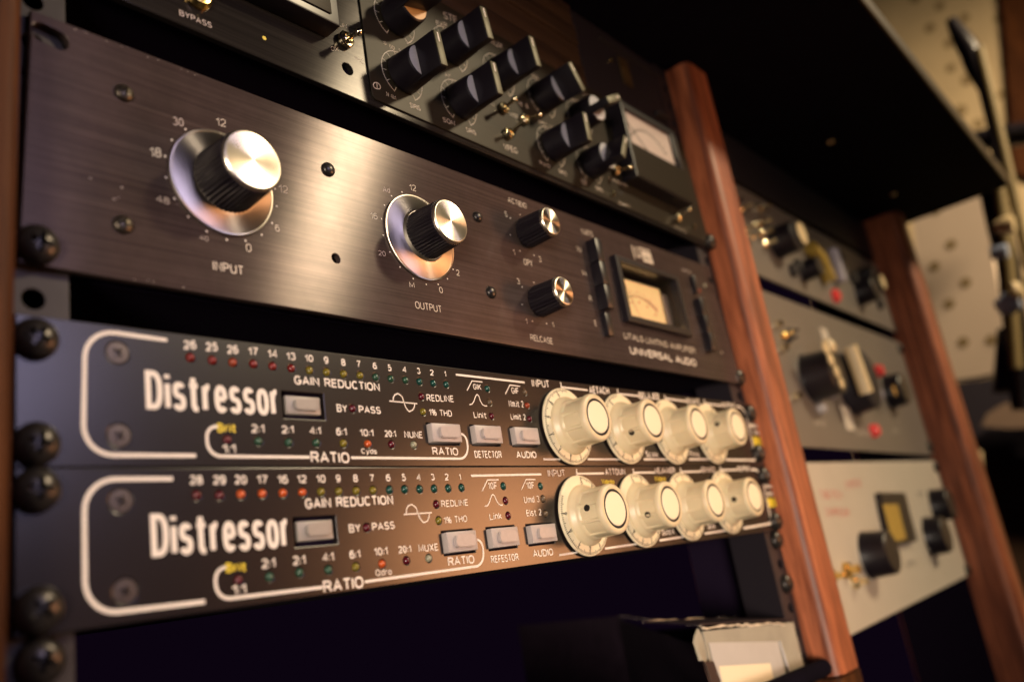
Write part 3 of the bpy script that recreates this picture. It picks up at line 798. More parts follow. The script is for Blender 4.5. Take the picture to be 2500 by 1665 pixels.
N2 = [(rnd([P('I', 1418, 1240), P('I', 690, 1243), P('M', 700, 1020), P('M', 1685, 905)], [9, 9]), 1.3),
      (rnd([P('M', 1860, 622), P('M', 1762, 634), P('M', 1780, 892), P('N', 630, 787)], [5, 5]), 1.05),
      (rnd([P('N', 978, 742), P('N', 1962, 606), P('N', 1940, 390), P('N', 1882, 398)], [6, 9]), 1.0),
      ([P('J', 1850, 1215), P('K', 408, 1203)], 0.95),
      (wave('N', (1317, 187), (1362, 108), (1413, 182), (1462, 256), (1507, 178)), 0.5), ([P('N', 1297, 190), P('N', 1527, 175)], 0.5),
      ([P('J', 1942, 1340), P('J', 1985, 1249), P('J', 2075, 1248)], 0.5),
      ([P('N', *q) for q in ((1965, 122), (1985, 118), (2000, 92), (2012, 52), (2020, 32), (2029, 27), (2040, 34), (2056, 72), (2074, 102), (2092, 112), (2110, 115))], 0.5),
      ([P('K', 245, 1330), P('K', 283, 1246), P('K', 360, 1245)], 0.5),
      ([P('K', 697, 1159), P('K', 702, 1216)], 0.7), ([P('K', 705, 1198), P('K', 922, 1195)], 0.9),
      ([P('K', 1163, 1157), P('K', 1168, 1210)], 0.8), ([P('K', 1170, 1190), P('K', 1340, 1188)], 0.9),
      ([P('K', 1550, 1150), P('K', 1556, 1196)], 0.9), ([P('K', 1558, 1183), P('K', 1717, 1180)], 1.0),
      ([P('K', 1877, 1140), P('K', 1882, 1186)], 1.2), ([P('K', 1884, 1170), P('K', 2020, 1166)], 1.1),
      ([P('O', 553, 524), P('O', 705, 501)], 0.9), ([P('O', 930, 470), P('O', 1190, 432)], 1.0), ([P('O', 1380, 403), P('O', 1587, 371)], 1.1), ([P('O', 1750, 347), P('O', 1925, 320)], 1.2),
      (rnd([P('K', 2130, 1165), P('K', 2205, 1162), P('O', 2302, 262), P('O', 2070, 303)], [9, 3]), 1.4)]
BK2 = [([P('K', 2245, 1290), P('K', 2322, 1292), P('K', 2330, 1316), P('K', 2248, 1314)], 'cream_ink'), ([P('K', 2262, 1345), P('K', 2308, 1345), P('K', 2318, 1378), P('K', 2270, 1380)], 'cream_ink'),
       ([P('K', 2262, 1400), P('K', 2338, 1396), P('K', 2356, 1468), P('K', 2276, 1472)], 'yellow_ink')]
B2 = [qd('N', 388, 214, 736, 200, 762, 430, 405, 460), qd('N', 1605, 326, 1862, 310, 1886, 497, 1630, 530), qd('N', 1970, 295, 2205, 281, 2230, 457, 2000, 490), qd('O', 280, 268, 500, 259, 516, 428, 306, 445)]
K2 = [(254.3, -24.6, 0, 5, 170), (306.3, -24.2, 0, 6, 198), (357.0, -24.0, 0, 7, None), (409.0, -23.3, 0, 8, 180)]
white_comp('lower_rack_compressor', 'lower of the two black Distressor compressors, above the empty dark slot', -44.35, -0.15, L2, W2, N2, B2, K2,
           [P('I', 995, 1420), P('M', 1030, 820)], [(5.4, -6.3), (5.8, -37.8), (475.2, -7.0), (476.5, -38.6)], BK2)

# ================================================================== brushed limiter with two big knobs
u = thing('rack_limiter', 'brushed dark limiter with two big silver capped knobs and an amber lit meter', 'rack limiter')
LZ0, LZ1 = 60.4, 149.2
holes = [('s', P('A', 418, 300).x, P('A', 418, 300).z, 2.2, 3.6, R(-8)), ('c', P('F', 742, 777).x, P('F', 742, 777).z, 2.0), ('s', 466.3, 137.2, 1.6, 2.6, 0.0), ('r', [(334, 89), (406, 89), (404, 126), (334, 126)])]
link('front_panel', plate('front_panel', [(1.0, LZ0), (477.0, LZ0 - 1.0), (468.5, LZ1 - .8), (4.5, LZ1)], holes, 3.0, 'anod', 0.35), u)
link('chassis', box('chassis', 22, 460, 12, 100, LZ0 + 2, LZ1 - 3, 'void'), u)
link('rack_screw', rack_screw_me, u, (5.9, 0, 66.6), (0, R(12), 0))
link('rack_screw', rack_screw_me, u, (478.0, 2, 64.5), (0, R(40), 0))
for p in (P('A', 1017, 770), P('E', 1010, 503)): link('small_screw', small_screw_me, u, (p.x, 0, p.z), (0, R(8), 0))
for p, s in ((P('B', 675, 1395), 1.0), (P('F', 1900, 440), 0.92), (P('F', 2012, 1058), 1.0)):
    o = link('rivet', rivet_me, u, (p.x, 0, p.z)); o.scale = (s, 1, s)
def limiter_knob(x, z, skirt_r, body_r, cap_r, depth, rot=0, skirt=True, marks=44):
    bm = bmesh.new()
    prof = [(0, 1.5), (body_r * 1.06, 1.5), (body_r * 1.08, 2.5), (body_r * 1.07, 3.5), (body_r * 1.0, depth - 2.2), (body_r * 1.0, depth - 1.6), (body_r * .93, depth - 1.4), (0, depth - 1.4)]
    def mod(i, k, a):
        if i in (2, 3): return -0.28 if k % 4 < 2 else 0.12
        if i in (4, 5): return -0.38 if k % 4 < 2 else 0.12
        return 0
    lathe(bm, prof, marks * 4, 0, mod)
    k = link('knob', fin(bm, 'knob_body', 'satinblack', 25), u, (x, 0, z), (0, R(rot), 0))
    link('rim', lath('rim', [(cap_r, depth - 1.6), (cap_r, depth - .3), (cap_r * .955, depth + .25), (cap_r * .93, depth + .3)], 'rim', 64), k)
    link('cap', lath('cap', [(cap_r * .93, depth + .30), (cap_r * .5, depth + .26), (0, depth + .22)], 'spun', 64), k)
    if skirt:
        link('skirt', lath('skirt', [(0, 0.3), (skirt_r, 0.3), (skirt_r, 1.0), (skirt_r * .99, 1.25), (skirt_r * .965, 1.3), (skirt_r * .955, 1.15), (skirt_r * .68, 2.3), (skirt_r * .60, 2.9), (skirt_r * .56, 4.2), (0, 4.2)], 'skirt', 72), k)
    return k
limiter_knob(69.4, 105.0, 20.9, 11.9, 11.5, 20.2, 10)
limiter_knob(168.4, 105.0, 21.0, 10.7, 10.3, 20.4, 20)
limiter_knob(248.3, 124.9, 0, 7.9, 7.6, 18.5, 5, False, 26)
limiter_knob(248.3, 86.0, 0, 7.9, 7.6, 18.5, 35, False, 26)
def ring(cx, cz, r, angs): return [Vector((cx + r * math.cos(R(a)), 0, cz + r * math.sin(R(a)))) for a in angs]
dots(u, ring(70, 105.1, 22.6, [-170, -150, -131, -111, -91, -71, -50, -30, -9, 10, 128, 149, 169]), 0.42)
dots(u, ring(168.6, 105, 22.6, [109, 129, 149, 169, -171, -151, -131, -110, -90, -70, -50, -31]), 0.36)
dots(u, ring(248, 124.4, 12.0, [140, -168, -120, -61, 90]), 0.36)
dots(u, ring(248, 85.6, 12.0, [141, -168, -118, -59, 83]), 0.36)
T_ = dict(ink='cream_ink', bold=0.0)
Fd = dict(ink='faded_ink', bold=0.0)
for wd in [('INPUT', 'E', 1750, 873, 2003, 918, 797, dict(ink='cream_ink', bold=.02)), ('30', 'A', 1422, 1028, 1508, 1043, 963, Fd), ('12', 'A', 1775, 1032, 1857, 1048, 970, T_), ('18', 'A', 1230, 1288, 1325, 1297, 1212, T_),
           ('48', 'E', 1283, 312, 1392, 337, 258, T_), ('40', 'E', 1637, 622, 1712, 640, 585, Fd), ('0', 'E', 2022, 722, 2067, 727, 655, T_), ('6', 'E', 2262, 555, 2298, 560, 500, T_), ('12', 'F', 272, 236, 348, 248, 175, T_),
           ('12', 'F', 1347, 220, 1400, 229, 171, T_), ('Ad', 'F', 1127, 230, 1185, 243, 188, Fd), ('16', 'F', 1025, 452, 1083, 460, 402, T_), ('20', 'F', 1092, 752, 1150, 762, 712, Fd), ('M', 'F', 1347, 1014, 1387, 1019, 972, T_),
           ('0', 'F', 1592, 1060, 1620, 1064, 1013, T_), ('2', 'F', 1733, 918, 1757, 922, 872, T_), ('OUTPUT', 'F', 1395, 1187, 1612, 1225, 1130, T_),
           ('ACTIEIO', 'F', 2155, 315, 2308, 371, 275, dict(ink='cream_ink', bold=0.01)), ('S', 'F', 2130, 435, 2150, 441, 393, T_), ('1', 'F', 2200, 750, 2212, 752, 704, T_), ('OPY', 'G', 268, 831, 340, 846, 783, T_), ('3', 'G', 390, 805, 411, 809, 762, T_),
           ('3', 'G', 212, 986, 234, 991, 943, T_), ('1', 'G', 284, 1313, 296, 1315, 1272, T_), ('1', 'G', 501, 1341, 513, 1343, 1303, T_), ('RELCASE', 'G', 323, 1449, 505, 1483, 1402, T_),
           ('VARTS', 'G', 740, 578, 835, 603, 537, T_), ('7U', 'G', 702, 718, 740, 727, 684, T_), ('1/4', 'G', 745, 912, 783, 924, 876, T_), ('R', 'G', 807, 1128, 826, 1133, 1086, T_), ('E', 'G', 850, 1329, 866, 1333, 1288, T_),
           ('LITALS LIMITING AMPLIFIER', 'G', 1092, 1433, 1675, 1558, 1388, dict(ink='cream_ink', bold=0.012)), ('UNIVERSAL AUDIO', 'K', 1143, 213, 1685, 318, 157, dict(ink='white_ink', bold=0.035)),
           ('METER', 'G', 1565, 880, 1640, 905, 860, Fd)]:
    W(u, *wd[:7], **wd[7])
# maker's mark: outlined U beside a filled block with cut-out letters
a, b, c, d = P('G', 1148, 668), P('G', 1300, 715), P('G', 1327, 842), P('G', 1180, 785)
line(u, [a, d], 1.2, 'cream_ink', 'maker_mark')
mx = lambda s, t: a + (b - a) * s + (d - a) * t
line(u, rnd([mx(.17, .02), mx(.17, .72), mx(.36, .72), mx(.36, .05)], 1.0), 1.2, 'cream_ink', 'maker_mark')
line(u, [mx(.34, .03), mx(1.0, .03)], 1.0, 'cream_ink', 'maker_mark')
bm = bmesh.new(); bm.faces.new([bm.verts.new((p.x, -LIFT, p.z)) for p in (mx(.46, .18), mx(.98, .18), mx(1.0, 1.0), mx(.46, .98))])
link('maker_mark', fin(bm, 'maker_mark', 'cream_ink', 0), u)
txt(u, 'ai', mx(.54, .80), mx(.92, .80), 3.6, 'black_ink', 0.01, lift=LIFT * 2)
# push-button column left of the meter
def colbuttons(x0, x1, tops, out, low, uo):
    for (za, zb) in tops:
        bm = bmesh.new(); bx(bm, x0, x1, -out, 2, zb + .25, za - .25, 0.35)
        link('push_button', fin(bm, 'push_button', 'blackplastic'), uo)
    bm = bmesh.new(); bx(bm, x0 + .4, x1 - .2, -low, 2, tops[-1][1] - 15.5, tops[-1][1] - .4, 0.35)
    link('push_button', fin(bm, 'push_button', 'blackplastic'), uo)
q0 = Q(1400, 550, 4.708, 245, 135, -7); q1 = Q(1400, 550, 4.708, 405, 940, -7); q2 = Q(1400, 550, 4.708, 475, 950, -7)
zt, zb = q0.z, q1.z
h3 = (zt - zb) / 3
colbuttons((q0.x + q1.x) / 2, (q0.x + q1.x) / 2 + 6.3, [(zt, zt - h3), (zt - h3, zt - 2 * h3), (zt - 2 * h3, zb)], 7, 3.5, u)
q0 = P('G', 1640, 1075, -4); 
bm = bmesh.new(); bx(bm, 433.5, 436.5, -3, 2, 121, 134.5, .3)
link('push_button', fin(bm, 'push_button', 'blackplastic'), u)
for i in range(3):
    z_ = 117.0 - i * 12.8
    bm = bmesh.new(); bx(bm, 431.5 + i * .8, 438.0 + i * .8, -5, 2, z_ - 12.4, z_, .35)
    link('push_button', fin(bm, 'push_button', 'blackplastic'), u)
# meter
X0, X1, Z0, Z1 = 331.5, 410.5, 86.2, 129.0
ix0, ix1, iz0, iz1 = X0 + 4.5, X1 - 5, Z0 + 4, Z1 - 4
m_ = link('meter', plate('meter_bezel', [(X0, Z0), (X1 - 1, Z0 - .6), (X1 - 3, Z1 - 1.2), (X0, Z1)], [('r', [(ix0, iz0), (ix1, iz0), (ix1 - 1.5, iz1), (ix0, iz1)])], 6.0, 'blackplastic', 0.5, front=-4.2), u)
bm = bmesh.new()
bx(bm, ix0 - 1, ix0, 1.6, 10, iz0 - 1, iz1 + 1); bx(bm, ix1, ix1 + 1, 1.6, 10, iz0 - 1, iz1 + 1)
bx(bm, ix0, ix1, 1.6, 10, iz1, iz1 + 1); bx(bm, ix0, ix1, 1.6, 10, iz0 - 1, iz0)
link('meter_housing', fin(bm, 'meter_housing', 'blackplastic', 0), m_)
fb = box('scale_plate', ix0, ix1 - 9, 6.5, 7.5, iz0 - .4, iz1 - 4.5, 'amber')
link('scale_plate', fb, m_)
link('white_side_strip', box('white_side_strip', ix1 - 7, ix1 - 2, 5.5, 7.0, iz0, iz1 - 8, 'scale_pink'), m_)
bm = bmesh.new()
cx, cz = (ix0 + ix1 - 9) / 2, iz0 - 14
pts = [Vector((cx + 34 * math.cos(R(a)), 0, cz + 34 * math.sin(R(a)))) for a in range(52, 129, 4)]
ribbon_bm(bm, pts, 0.5, -6.4)
for i, a in enumerate(range(54, 128, 6)):
    d_ = Vector((math.cos(R(a)), 0, math.sin(R(a)))); c_ = Vector((cx, 0, cz))
    ribbon_bm(bm, [c_ + d_ * 34, c_ + d_ * (37 if i % 2 else 38.5)], 0.45, -6.4)
    if i % 3 == 0: ribbon_bm(bm, [c_ + d_ * 29.5, c_ + d_ * 31.5], 1.1, -6.4)
link('scale_print', fin(bm, 'scale_print', 'card_brown', 0), m_)
bm = bmesh.new(); ribbon_bm(bm, [Vector((cx + 34.6 * math.cos(R(a)), 0, cz + 34.6 * math.sin(R(a)))) for a in range(52, 78, 4)], 1.1, -6.3)
link('scale_print', fin(bm, 'scale_print', 'rednk', 0), m_)
bm = bmesh.new(); ribbon_bm(bm, [Vector((cx, 0, iz0)), Vector((cx - 13, 0, iz0 + 26))], 0.5, -6.1)
link('needle', fin(bm, 'needle', 'black_ink', 0), m_)
link('meter_window', box('meter_window', ix0 + .2, ix1 - .2, -1.2, -0.6, iz0 + .2, iz1 - .2, 'glass'), m_)
for p, c in ((P('G', 1750, 1003), 'clear'), (P('G', 1703, 1045), 'rust')): link('led', led_mesh(c), u, (p.x, -.2, p.z))
dots(u, [P('K', 1890, 203)], 0.9, 'cream_ink', 'printed_dot')
# scuffs: chips in the anodising along the edge
bm = bmesh.new()
for k in range(26):
    t = random.random()
    x = 18 + 60 * t ** 2.0 if k < 18 else random.uniform(25, 60)
    z = LZ1 - .35 - random.uniform(0, 1.1) if k < 16 else (random.uniform(88, 96) if k < 22 else LZ0 + random.uniform(.3, 1.2))
    rx, rz = random.uniform(.1, .6), random.uniform(.05, .2)
    bm.faces.new([bm.verts.new((x + rx * math.cos(j * 1.05) * random.uniform(.6, 1), -.02, z + rz * math.sin(j * 1.05))) for j in range(6)])
o = link('paint_chips', fin(bm, 'paint_chips', 'faded_ink', 0), u); o['kind'] = 'stuff'

# ================================================================== preamp with bar knobs (top unit in view)
u = thing('rack_preamp', 'grey brushed preamp with black bar knobs and boxed VU meter, above the limiter', 'rack preamp')
PZ0, PZ1 = 168.2, 253.5
hb = Q(820, 0, 4.708, 135, 795)
link('front_panel', plate('front_panel', [(1, PZ0), (481, PZ0 - 2.4), (476, PZ1), (4, PZ1)], [('c', hb.x, hb.z, 2.9)], 3.0, 'pre', 0.4), u)
link('module_plate', plate('module_plate', [(151.5, PZ0 + 2.6), (478, PZ0 + .6), (473, PZ1 - .3), (149.4, PZ1 - .3), (149.4, PZ0 + 6.5), (150, PZ0 + 4)], [], 1.0, 'module', 0.25, front=-1.0), u)
chassis(u, 22, 458, PZ0 + 2, PZ1 - 3, 95)
link('rack_screw', rack_screw_me, u, (480.5, 0, 171.0), (0, R(30), 0))
d_ = P('B', 152, 316); dots(u, [d_], 0.95, 'yellow_ink', 'printed_dot')
W(u, 'BYPASS', 'A', 1473, 128, 1740, 238, 82, ink='faded_ink', bold=0.02)
W(u, 'JN', 'B', 775, 222, 830, 238, 190, ink='cream_ink', bold=0)
W(u, 'OX', 'B', 700, 418, 762, 425, 385, ink='cream_ink', bold=0)
ptsz = [Q(820, 0, 4.708, *q) for q in ((215, 655), (262, 690), (298, 682), (285, 720), (325, 742))]
line(u, ptsz, 0.35, 'cream_ink')
# jack
jp = P('A', 1620, 10)
j = link('jack_socket', lath('jack_socket', [(5.6, 0), (5.6, 1.2), (5.0, 1.8), (4.2, 3.2), (3.3, 3.4), (3.1, 2.0), (3.1, -4), (0, -4)], 'brass', 40), u, (jp.x, 0, jp.z + 1.5))
# left meter box
mb = link('meter_box', box('meter_box', 40, 127, -10.5, 0, 193, 252, 'blackplastic', 1.0), u)
link('meter_face', box('meter_face', 46, 122, -11.3, -10.6, 197, 246, 'module', 0.3, uv=True), mb)
# bar knobs
base_me = lath('knob_base', [(0, 1.0), (9.9, 1.0), (10.0, 2.0), (9.7, 3.2), (9.2, 12.5), (8.9, 13.6), (8.2, 14.2), (0, 14.25)], ['satinblack', 'grey_top'], 48, mi=[0, 0, 0, 0, 0, 0, 1])
reflection_base = lath('knob_base', [(0, 1.0), (9.9, 1.0), (10.0, 2.0), (9.7, 3.2), (9.2, 12.5), (8.9, 13.6), (8.2, 14.2), (0, 14.25)], ['satinblack', 'amber_reflection'], 48, mi=[0, 0, 0, 0, 0, 0, 1])
def bar_mesh():
    bm = bmesh.new()
    bx(bm, -2.5, 2.5, -26.4, -2.5, -9.3, 9.3, 0.5)
    return fin(bm, 'knob_bar', 'satinblack')
bar_me = bar_mesh()
tip_me = box('tip_strip', -2.25, 2.25, -27.0, -26.3, -9.0, 9.0, 'tip', 0.25)
idx_me = box('index_line', -0.4, 0.4, -27.12, -26.9, 3.2, 8.2, 'white_ink')
def bar_knob(x, z, ang, amber=False):
    k = link('knob', reflection_base if amber else base_me, u, (x, -1.0, z))
    for nm, me in (('grip_bar', bar_me), ('tip_strip', tip_me), ('index_line', idx_me)):
        link(nm, me, k, (0, 0, 0), (0, R(ang), 0))
    arc = [Vector((x + 13 * math.cos(R(a)), 0, z + 13 * math.sin(R(a)))) for a in range(-60, 242, 6)]
    bm = bmesh.new(); ribbon_bm(bm, arc, 0.32, 1.06)
    for a in range(-58, 240, 27):
        d2 = Vector((math.cos(R(a)), 0, math.sin(R(a)))); c2 = Vector((x, 0, z))
        ribbon_bm(bm, [c2 + d2 * 13, c2 + d2 * 10.2], 0.28, 1.06)
    link('dial_arc', fin(bm, 'dial_arc', 'cream_ink', 0), u)
for x, z, a in ((171.2, 191.3, -6), (210.8, 191.1, -6), (210.6, 223.7, -8), (250, 223.7, -9), (289, 223.5, -33), (289, 190.2, 0), (327.8, 189.8, 29), (327.6, 223.4, 62)):
    bar_knob(x, z, a)
bar_knob(171.5, 224, 74, True)  # top carries the painted amber reflection
def word(s, ox, oy, sc, xl, yl, xr, yr, yt, ink='cream_ink', bold=0.0):
    bl = Q(ox, oy, sc, xl, yl, -1); br = Q(ox, oy, sc, xr, yr, -1)
    txt(u, s, bl, br, (Q(ox, oy, sc, xl, yt, -1) - bl).length, ink, bold, lift=1.07)
z1 = (820, 0, 4.708); z2 = (1250, 150, 4.708)
for a_ in [('N 4M', *z1, 583, 1105, 692, 1155, 1060), ('SIRIS', *z1, 855, 1235, 975, 1280, 1185), ('SON', *z1, 1233, 1400, 1368, 1450, 1352), ('SIRIS', *z1, 1500, 1515, 1612, 1560, 1468),
           ('STE', *z1, 1240, 215, 1400, 275, 145), ('EXR', *z1, 1155, 290, 1280, 320, 245), ('0', *z1, 553, 515, 580, 525, 480), ('00', *z1, 618, 555, 675, 580, 515), ('3', *z1, 722, 600, 745, 608, 568),
           ('AUX', *z1, 1770, 500, 1920, 575, 440), ('AW', *z1, 1255, 880, 1320, 895, 845), ('10', *z1, 1757, 1200, 1825, 1230, 1170), ('MOD', *z2, 0, 620, 75, 655, 590), ('16 8', *z2, 70, 505, 190, 550, 460),
           ('VPEG', 1200, 0, K, 105, 1230, 215, 1268, 1185), ('SRT M', *z2, 305, 710, 465, 770, 680), ('FEQ', *z2, 210, 170, 300, 215, 130), ('FCH', *z2, 780, 380, 860, 400, 345), ('FUND', *z2, 325, 1185, 440, 1235, 1145), ('SIRS', *z2, 540, 1280, 630, 1318, 1240),
           ('CUT', *z2, 800, 1405, 870, 1430, 1355), ('SIRS', *z2, 965, 1475, 1050, 1515, 1435), ('BANDPASS', *z2, 1125, 1365, 1320, 1450, 1335), ('FRQ', *z2, 640, 460, 760, 480, 435), ('MOD', *z1, 2000, 1330, 2090, 1370, 1290),
           ('GAIN', 1200, 400, K, 1045, 335, 1135, 365, 310), ('PHONO', 1200, 400, K, 1508, 530, 1598, 568, 512)]:
    word(*a_)
line(u, rnd([Q(*z1, 428, 985, -1), Q(*z1, 440, 950, -1), Q(*z1, 490, 960, -1), Q(*z1, 515, 1000, -1), Q(*z1, 505, 1030, -1), Q(*z1, 445, 1020, -1), Q(*z1, 428, 985, -1)], 1), 0.45, 'cream_ink', lift=1.06)
line(u, [Q(*z1, 470, 958, -1), Q(*z1, 475, 1022, -1)], 0.4, 'cream_ink', lift=1.06)
# toggles
nut_me = lath('toggle_nut', [(3.9, 0.9), (3.9, 2.6), (3.5, 3.0), (2.9, 3.1), (2.7, 4.0), (2.2, 4.2), (1.7, 3.2), (0, 3.2)], 'chrome', 6 * 5, mod=lambda i, k, a: (0.45 * abs(((a / (math.pi / 3)) % 1) - .5) if i < 2 else 0), smooth=20)
def toggle(p, tip, d0=0.0, length=14, sc=1.0):
    n_ = link('toggle_switch', nut_me, u, (p.x, -d0, p.z)); n_.scale = (sc, sc, sc)
    # lever: the tip lies on the measured sight line, `length` mm in front of the panel
    t = Vector((tip.x - p.x, -length, tip.z - p.z)) / sc
    bm = bmesh.new()
    a0 = Vector((0, -2, 0)); dv = (t - a0)
    tube(bm, [a0, a0 + dv * .5, a0 + dv * .85, a0 + dv * .95, t, t + dv.normalized() * .5], [1.0, 1.15, 1.5, 1.75, 1.5, .6], 12)
    link('lever', fin(bm, 'lever', 'chrome', 50), n_)
def tg(nut, tip, ln, d0=0.0, sc=1.0):
    pn = at(*nut, -2 - d0); pt = at(*tip, -ln - d0)
    toggle(pn, pt, d0, ln, sc)
tg((845.5, 97), (878, 77.5), 14)
tg((1232, 263), (1258.6, 241), 14, 1.0, .85)
tg((1283, 291), (1320, 281), 14, 1.0, .85)
tg((1243.7, 325), (1283, 293), 14, 1.0, .85)
tg((1506, 416), (1540, 407), 13, 1.0, .9)
tg((1656, 531), (1684, 510), 12, 1.0, .9)
for px_, m2 in (((1496, 471), 'chrome'), ((1693, 552), 'chrome')):
    p = at(*px_, -2); link('bushing', lath('bushing', [(2.2, 1), (2.2, 2.4), (1.4, 3.2), (0, 3.4)], m2, 20), u, (p.x, 0, p.z))
p = at(1516, 471, -1); link('printed_dot', lath('printed_dot', [(1.6, 1.05), (0, 1.1)], 'hole', 18), u, (p.x, 0, p.z))
# right VU meter box
VX0, VX1, VZ0, VZ1, VD = 366.5, 441, 188.5, 245.5, 12.0
v = link('vu_meter', plate('vu_meter', [(VX0, VZ0), (VX1, VZ0 - 1.5), (VX1 - 3, VZ1), (VX0 - 1, VZ1)], [('r', [(VX0 + 3.5, 214.5), (VX1 - 8, 214.8), (VX1 - 9.5, 241), (VX0 + 3.0, 240.5)])], VD - 1, 'blackplastic', 0.5, front=-VD), u)
link('meter_front', plate('meter_front', [(VX0 + .8, VZ0 + .8), (VX1 - .8, VZ0 - .7), (VX1 - 1.2, 213.5), (VX0 + 1.0, 213.5)], [], .8, 'module', 0.2, front=-VD - .5), v)
bm = bmesh.new()
link('scale_plate', box('scale_plate', VX0 + 2, VX1 - 9, -VD + 2.2, -VD + 3, 212, 242, 'scale_pink'), v)
bm = bmesh.new()
c_ = Vector((VX0 + 31, 0, 202))
ribbon_bm(bm, [c_ + Vector((30 * math.cos(R(a)), 0, 30 * math.sin(R(a)))) for a in range(40, 142, 5)], 0.8, VD - 2.1)
for a in range(42, 140, 8): ribbon_bm(bm, [c_ + Vector((30 * math.cos(R(a)), 0, 30 * math.sin(R(a)))), c_ + Vector((33 * math.cos(R(a)), 0, 33 * math.sin(R(a))))], .5, VD - 2.1)
ribbon_bm(bm, [c_ + Vector((4, 0, 8)), c_ + Vector((-25, 0, 30))], 1.1, VD - 1.9)
link('scale_print', fin(bm, 'scale_print', 'black_ink', 0), v)
link('frame_trim', box('frame_trim', VX1 - 7.3, VX1 - 5.6, -VD - 1.2, -VD, 214, 241, 'rail', .2), v)

# ================================================================== dark units above
u = thing('dark_upper_unit', 'unlit dark rack unit with brown badge, above the boxed VU meter', 'rack unit')
link('front_panel', plate('front_panel', [(356, 256), (478, 256), (476, 322), (356, 322)], [], 3, 'dark', .3, front=4), u)
link('badge', box('badge', 407, 420, 2.6, 3.9, 283, 306, 'wood_edge', .2), u)
link('slot_trim', box('slot_trim', 385, 470, 2.5, 3.9, 311.5, 312.6, 'rail', .2), u)
for x, z in ((395, 297), (452, 272)): link('button', lath('button', [(1.6, -3.9), (1.5, -2.0), (0, -1.8)], 'brass', 16), u, (x, 0, z))
link('handle', box('handle', 447, 463, 0.0, 3.9, 270.5, 273.5, 'rail', .6), u)
u = thing('filler_board', 'dark wood grained filler board above the bar knobs at the top edge', 'board')
for i in range(4):
    z_ = 257 + i * 16.5
    link('board', box('board', 4, 352, 2 + .8 * (i % 2), 8, z_ + .3, z_ + 16.2, 'wood_dark', .4), u)

# ================================================================== rack cabinet (wood)
cab = thing('rack_cabinet', 'reddish wooden rack cabinet with black overhanging shelf and perforated steel rails', 'rack cabinet')
def rounded_board(x0, x1, yf, yb, z0, z1, mat, r, taper=(0, 0)):
    """upright board with a rounded nose; taper shifts x at (bottom, top)."""
    bm = bmesh.new()
    sec = []
    w_ = (x1 - x0)
    for k in range(9):
        a = R(180 + 90 * k / 8)
        sec.append((x0 + r + r * math.cos(a), yf + r + r * math.sin(a)))
    for k in range(9):
        a = R(270 + 90 * k / 8)
        sec.append((x1 - r + r * math.cos(a), yf + r + r * math.sin(a)))
    sec += [(x1, yb), (x0, yb)]
    zs = [z0 + (z1 - z0) * i / 8 for i in range(9)]
    rings = []
    for i, z in enumerate(zs):
        sh = taper[0] + (taper[1] - taper[0]) * i / 8
        rings.append([bm.verts.new((p[0] + sh, p[1], z)) for p in sec])
    for a, b in zip(rings, rings[1:]):
        for k in range(len(sec)):
            bm.faces.new((a[k], a[(k + 1) % len(sec)], b[(k + 1) % len(sec)], b[k]))
    bm.faces.new(rings[0]); bm.faces.new(rings[-1][::-1])
    return fin(bm, 'divider', mat, 40)
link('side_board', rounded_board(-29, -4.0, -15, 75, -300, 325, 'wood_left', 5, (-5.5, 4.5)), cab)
link('divider_board', rounded_board(486, 524, -15.5, 75, -141, 325, 'wood', 7), cab)
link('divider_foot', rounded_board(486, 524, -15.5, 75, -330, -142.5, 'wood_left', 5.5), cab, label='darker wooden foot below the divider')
link('divider_board', rounded_board(1021, 1064, -22, 110, -330, 325, 'wood', 12), cab)
link('end_board', rounded_board(1067, 1084, -4, 120, -330, 300, 'wood', 10), cab)
link('top_shelf', box('top_shelf', -40, 1095, -139, 320, 326, 341, 'shelf', .5), cab)
link('shelf_edge_band', box('shelf_edge_band', -40, 1095, -141.5, -139.2, 325.5, 341.5, 'wood_edge', .6), cab)
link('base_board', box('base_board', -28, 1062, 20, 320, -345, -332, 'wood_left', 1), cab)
bolt = lath('shelf_bolt', [(4, 0), (4, 1), (2.6, 2.6), (0, 3)], 'chrome', 20)
for (u_, v_) in ((2026, 345), (2179, 473), (1855, 390)):
    p = at(u_, v_, 325.5, 2)
    link('shelf_bolt', bolt, cab, p, (R(90), 0, 0))
# rails with a hole row
def rail(x0, x1, z0, z1, y, mat, hx):
    hs = []
    z = -44.45 + 6.35
    zs = []
    base = -44.45 * 6
    for uu in range(-6, 8):
        for o_ in (6.35, 22.2, 38.1):
            zz = uu * 44.45 + o_
            if z0 + 5 < zz < z1 - 5: zs.append(zz)
    for zz in zs: hs.append(('c', hx, zz, 3.3))
    return plate('rack_rail', [(x0, z0), (x1, z0), (x1, z1), (x0, z1)], hs, 2.0, mat, .25, front=y)
link('rack_rail', rail(-5, 16.5, -300, 324, 3.3, 'rail', 6.2), cab)
link('rack_rail', rail(465.5, 484, -300, 324, 3.3, 'rail_black', 476), cab, label='black perforated rail beside the divider')
link('rail_flange', box('rail_flange', 463.5, 465.3, 3.5, 30, -300, 324, 'rail_black'), cab)
link('rack_screw', rack_screw_me, cab, (7.4, 3.2, -50.8), (0, R(20), 0))
for z_ in (-50.7, -79.6): link('rack_screw', rack_screw_me, cab, (477.2, 3.2, z_), (0, R(33), 0))
for xa, xb in ((-4.0, -3.0), (484.5, 485.6)):
    link('shade_lining', box('shade_lining', xa, xb, 6, 74, -320, 324, 'void'), cab)  # dark sheet added to stand in for shade on the board sides
link('shade_lining', box('shade_lining', 1018.8, 1020.6, 24, 108, -320, 324, 'void'), cab)  # same stand-in for shade, on the far divider
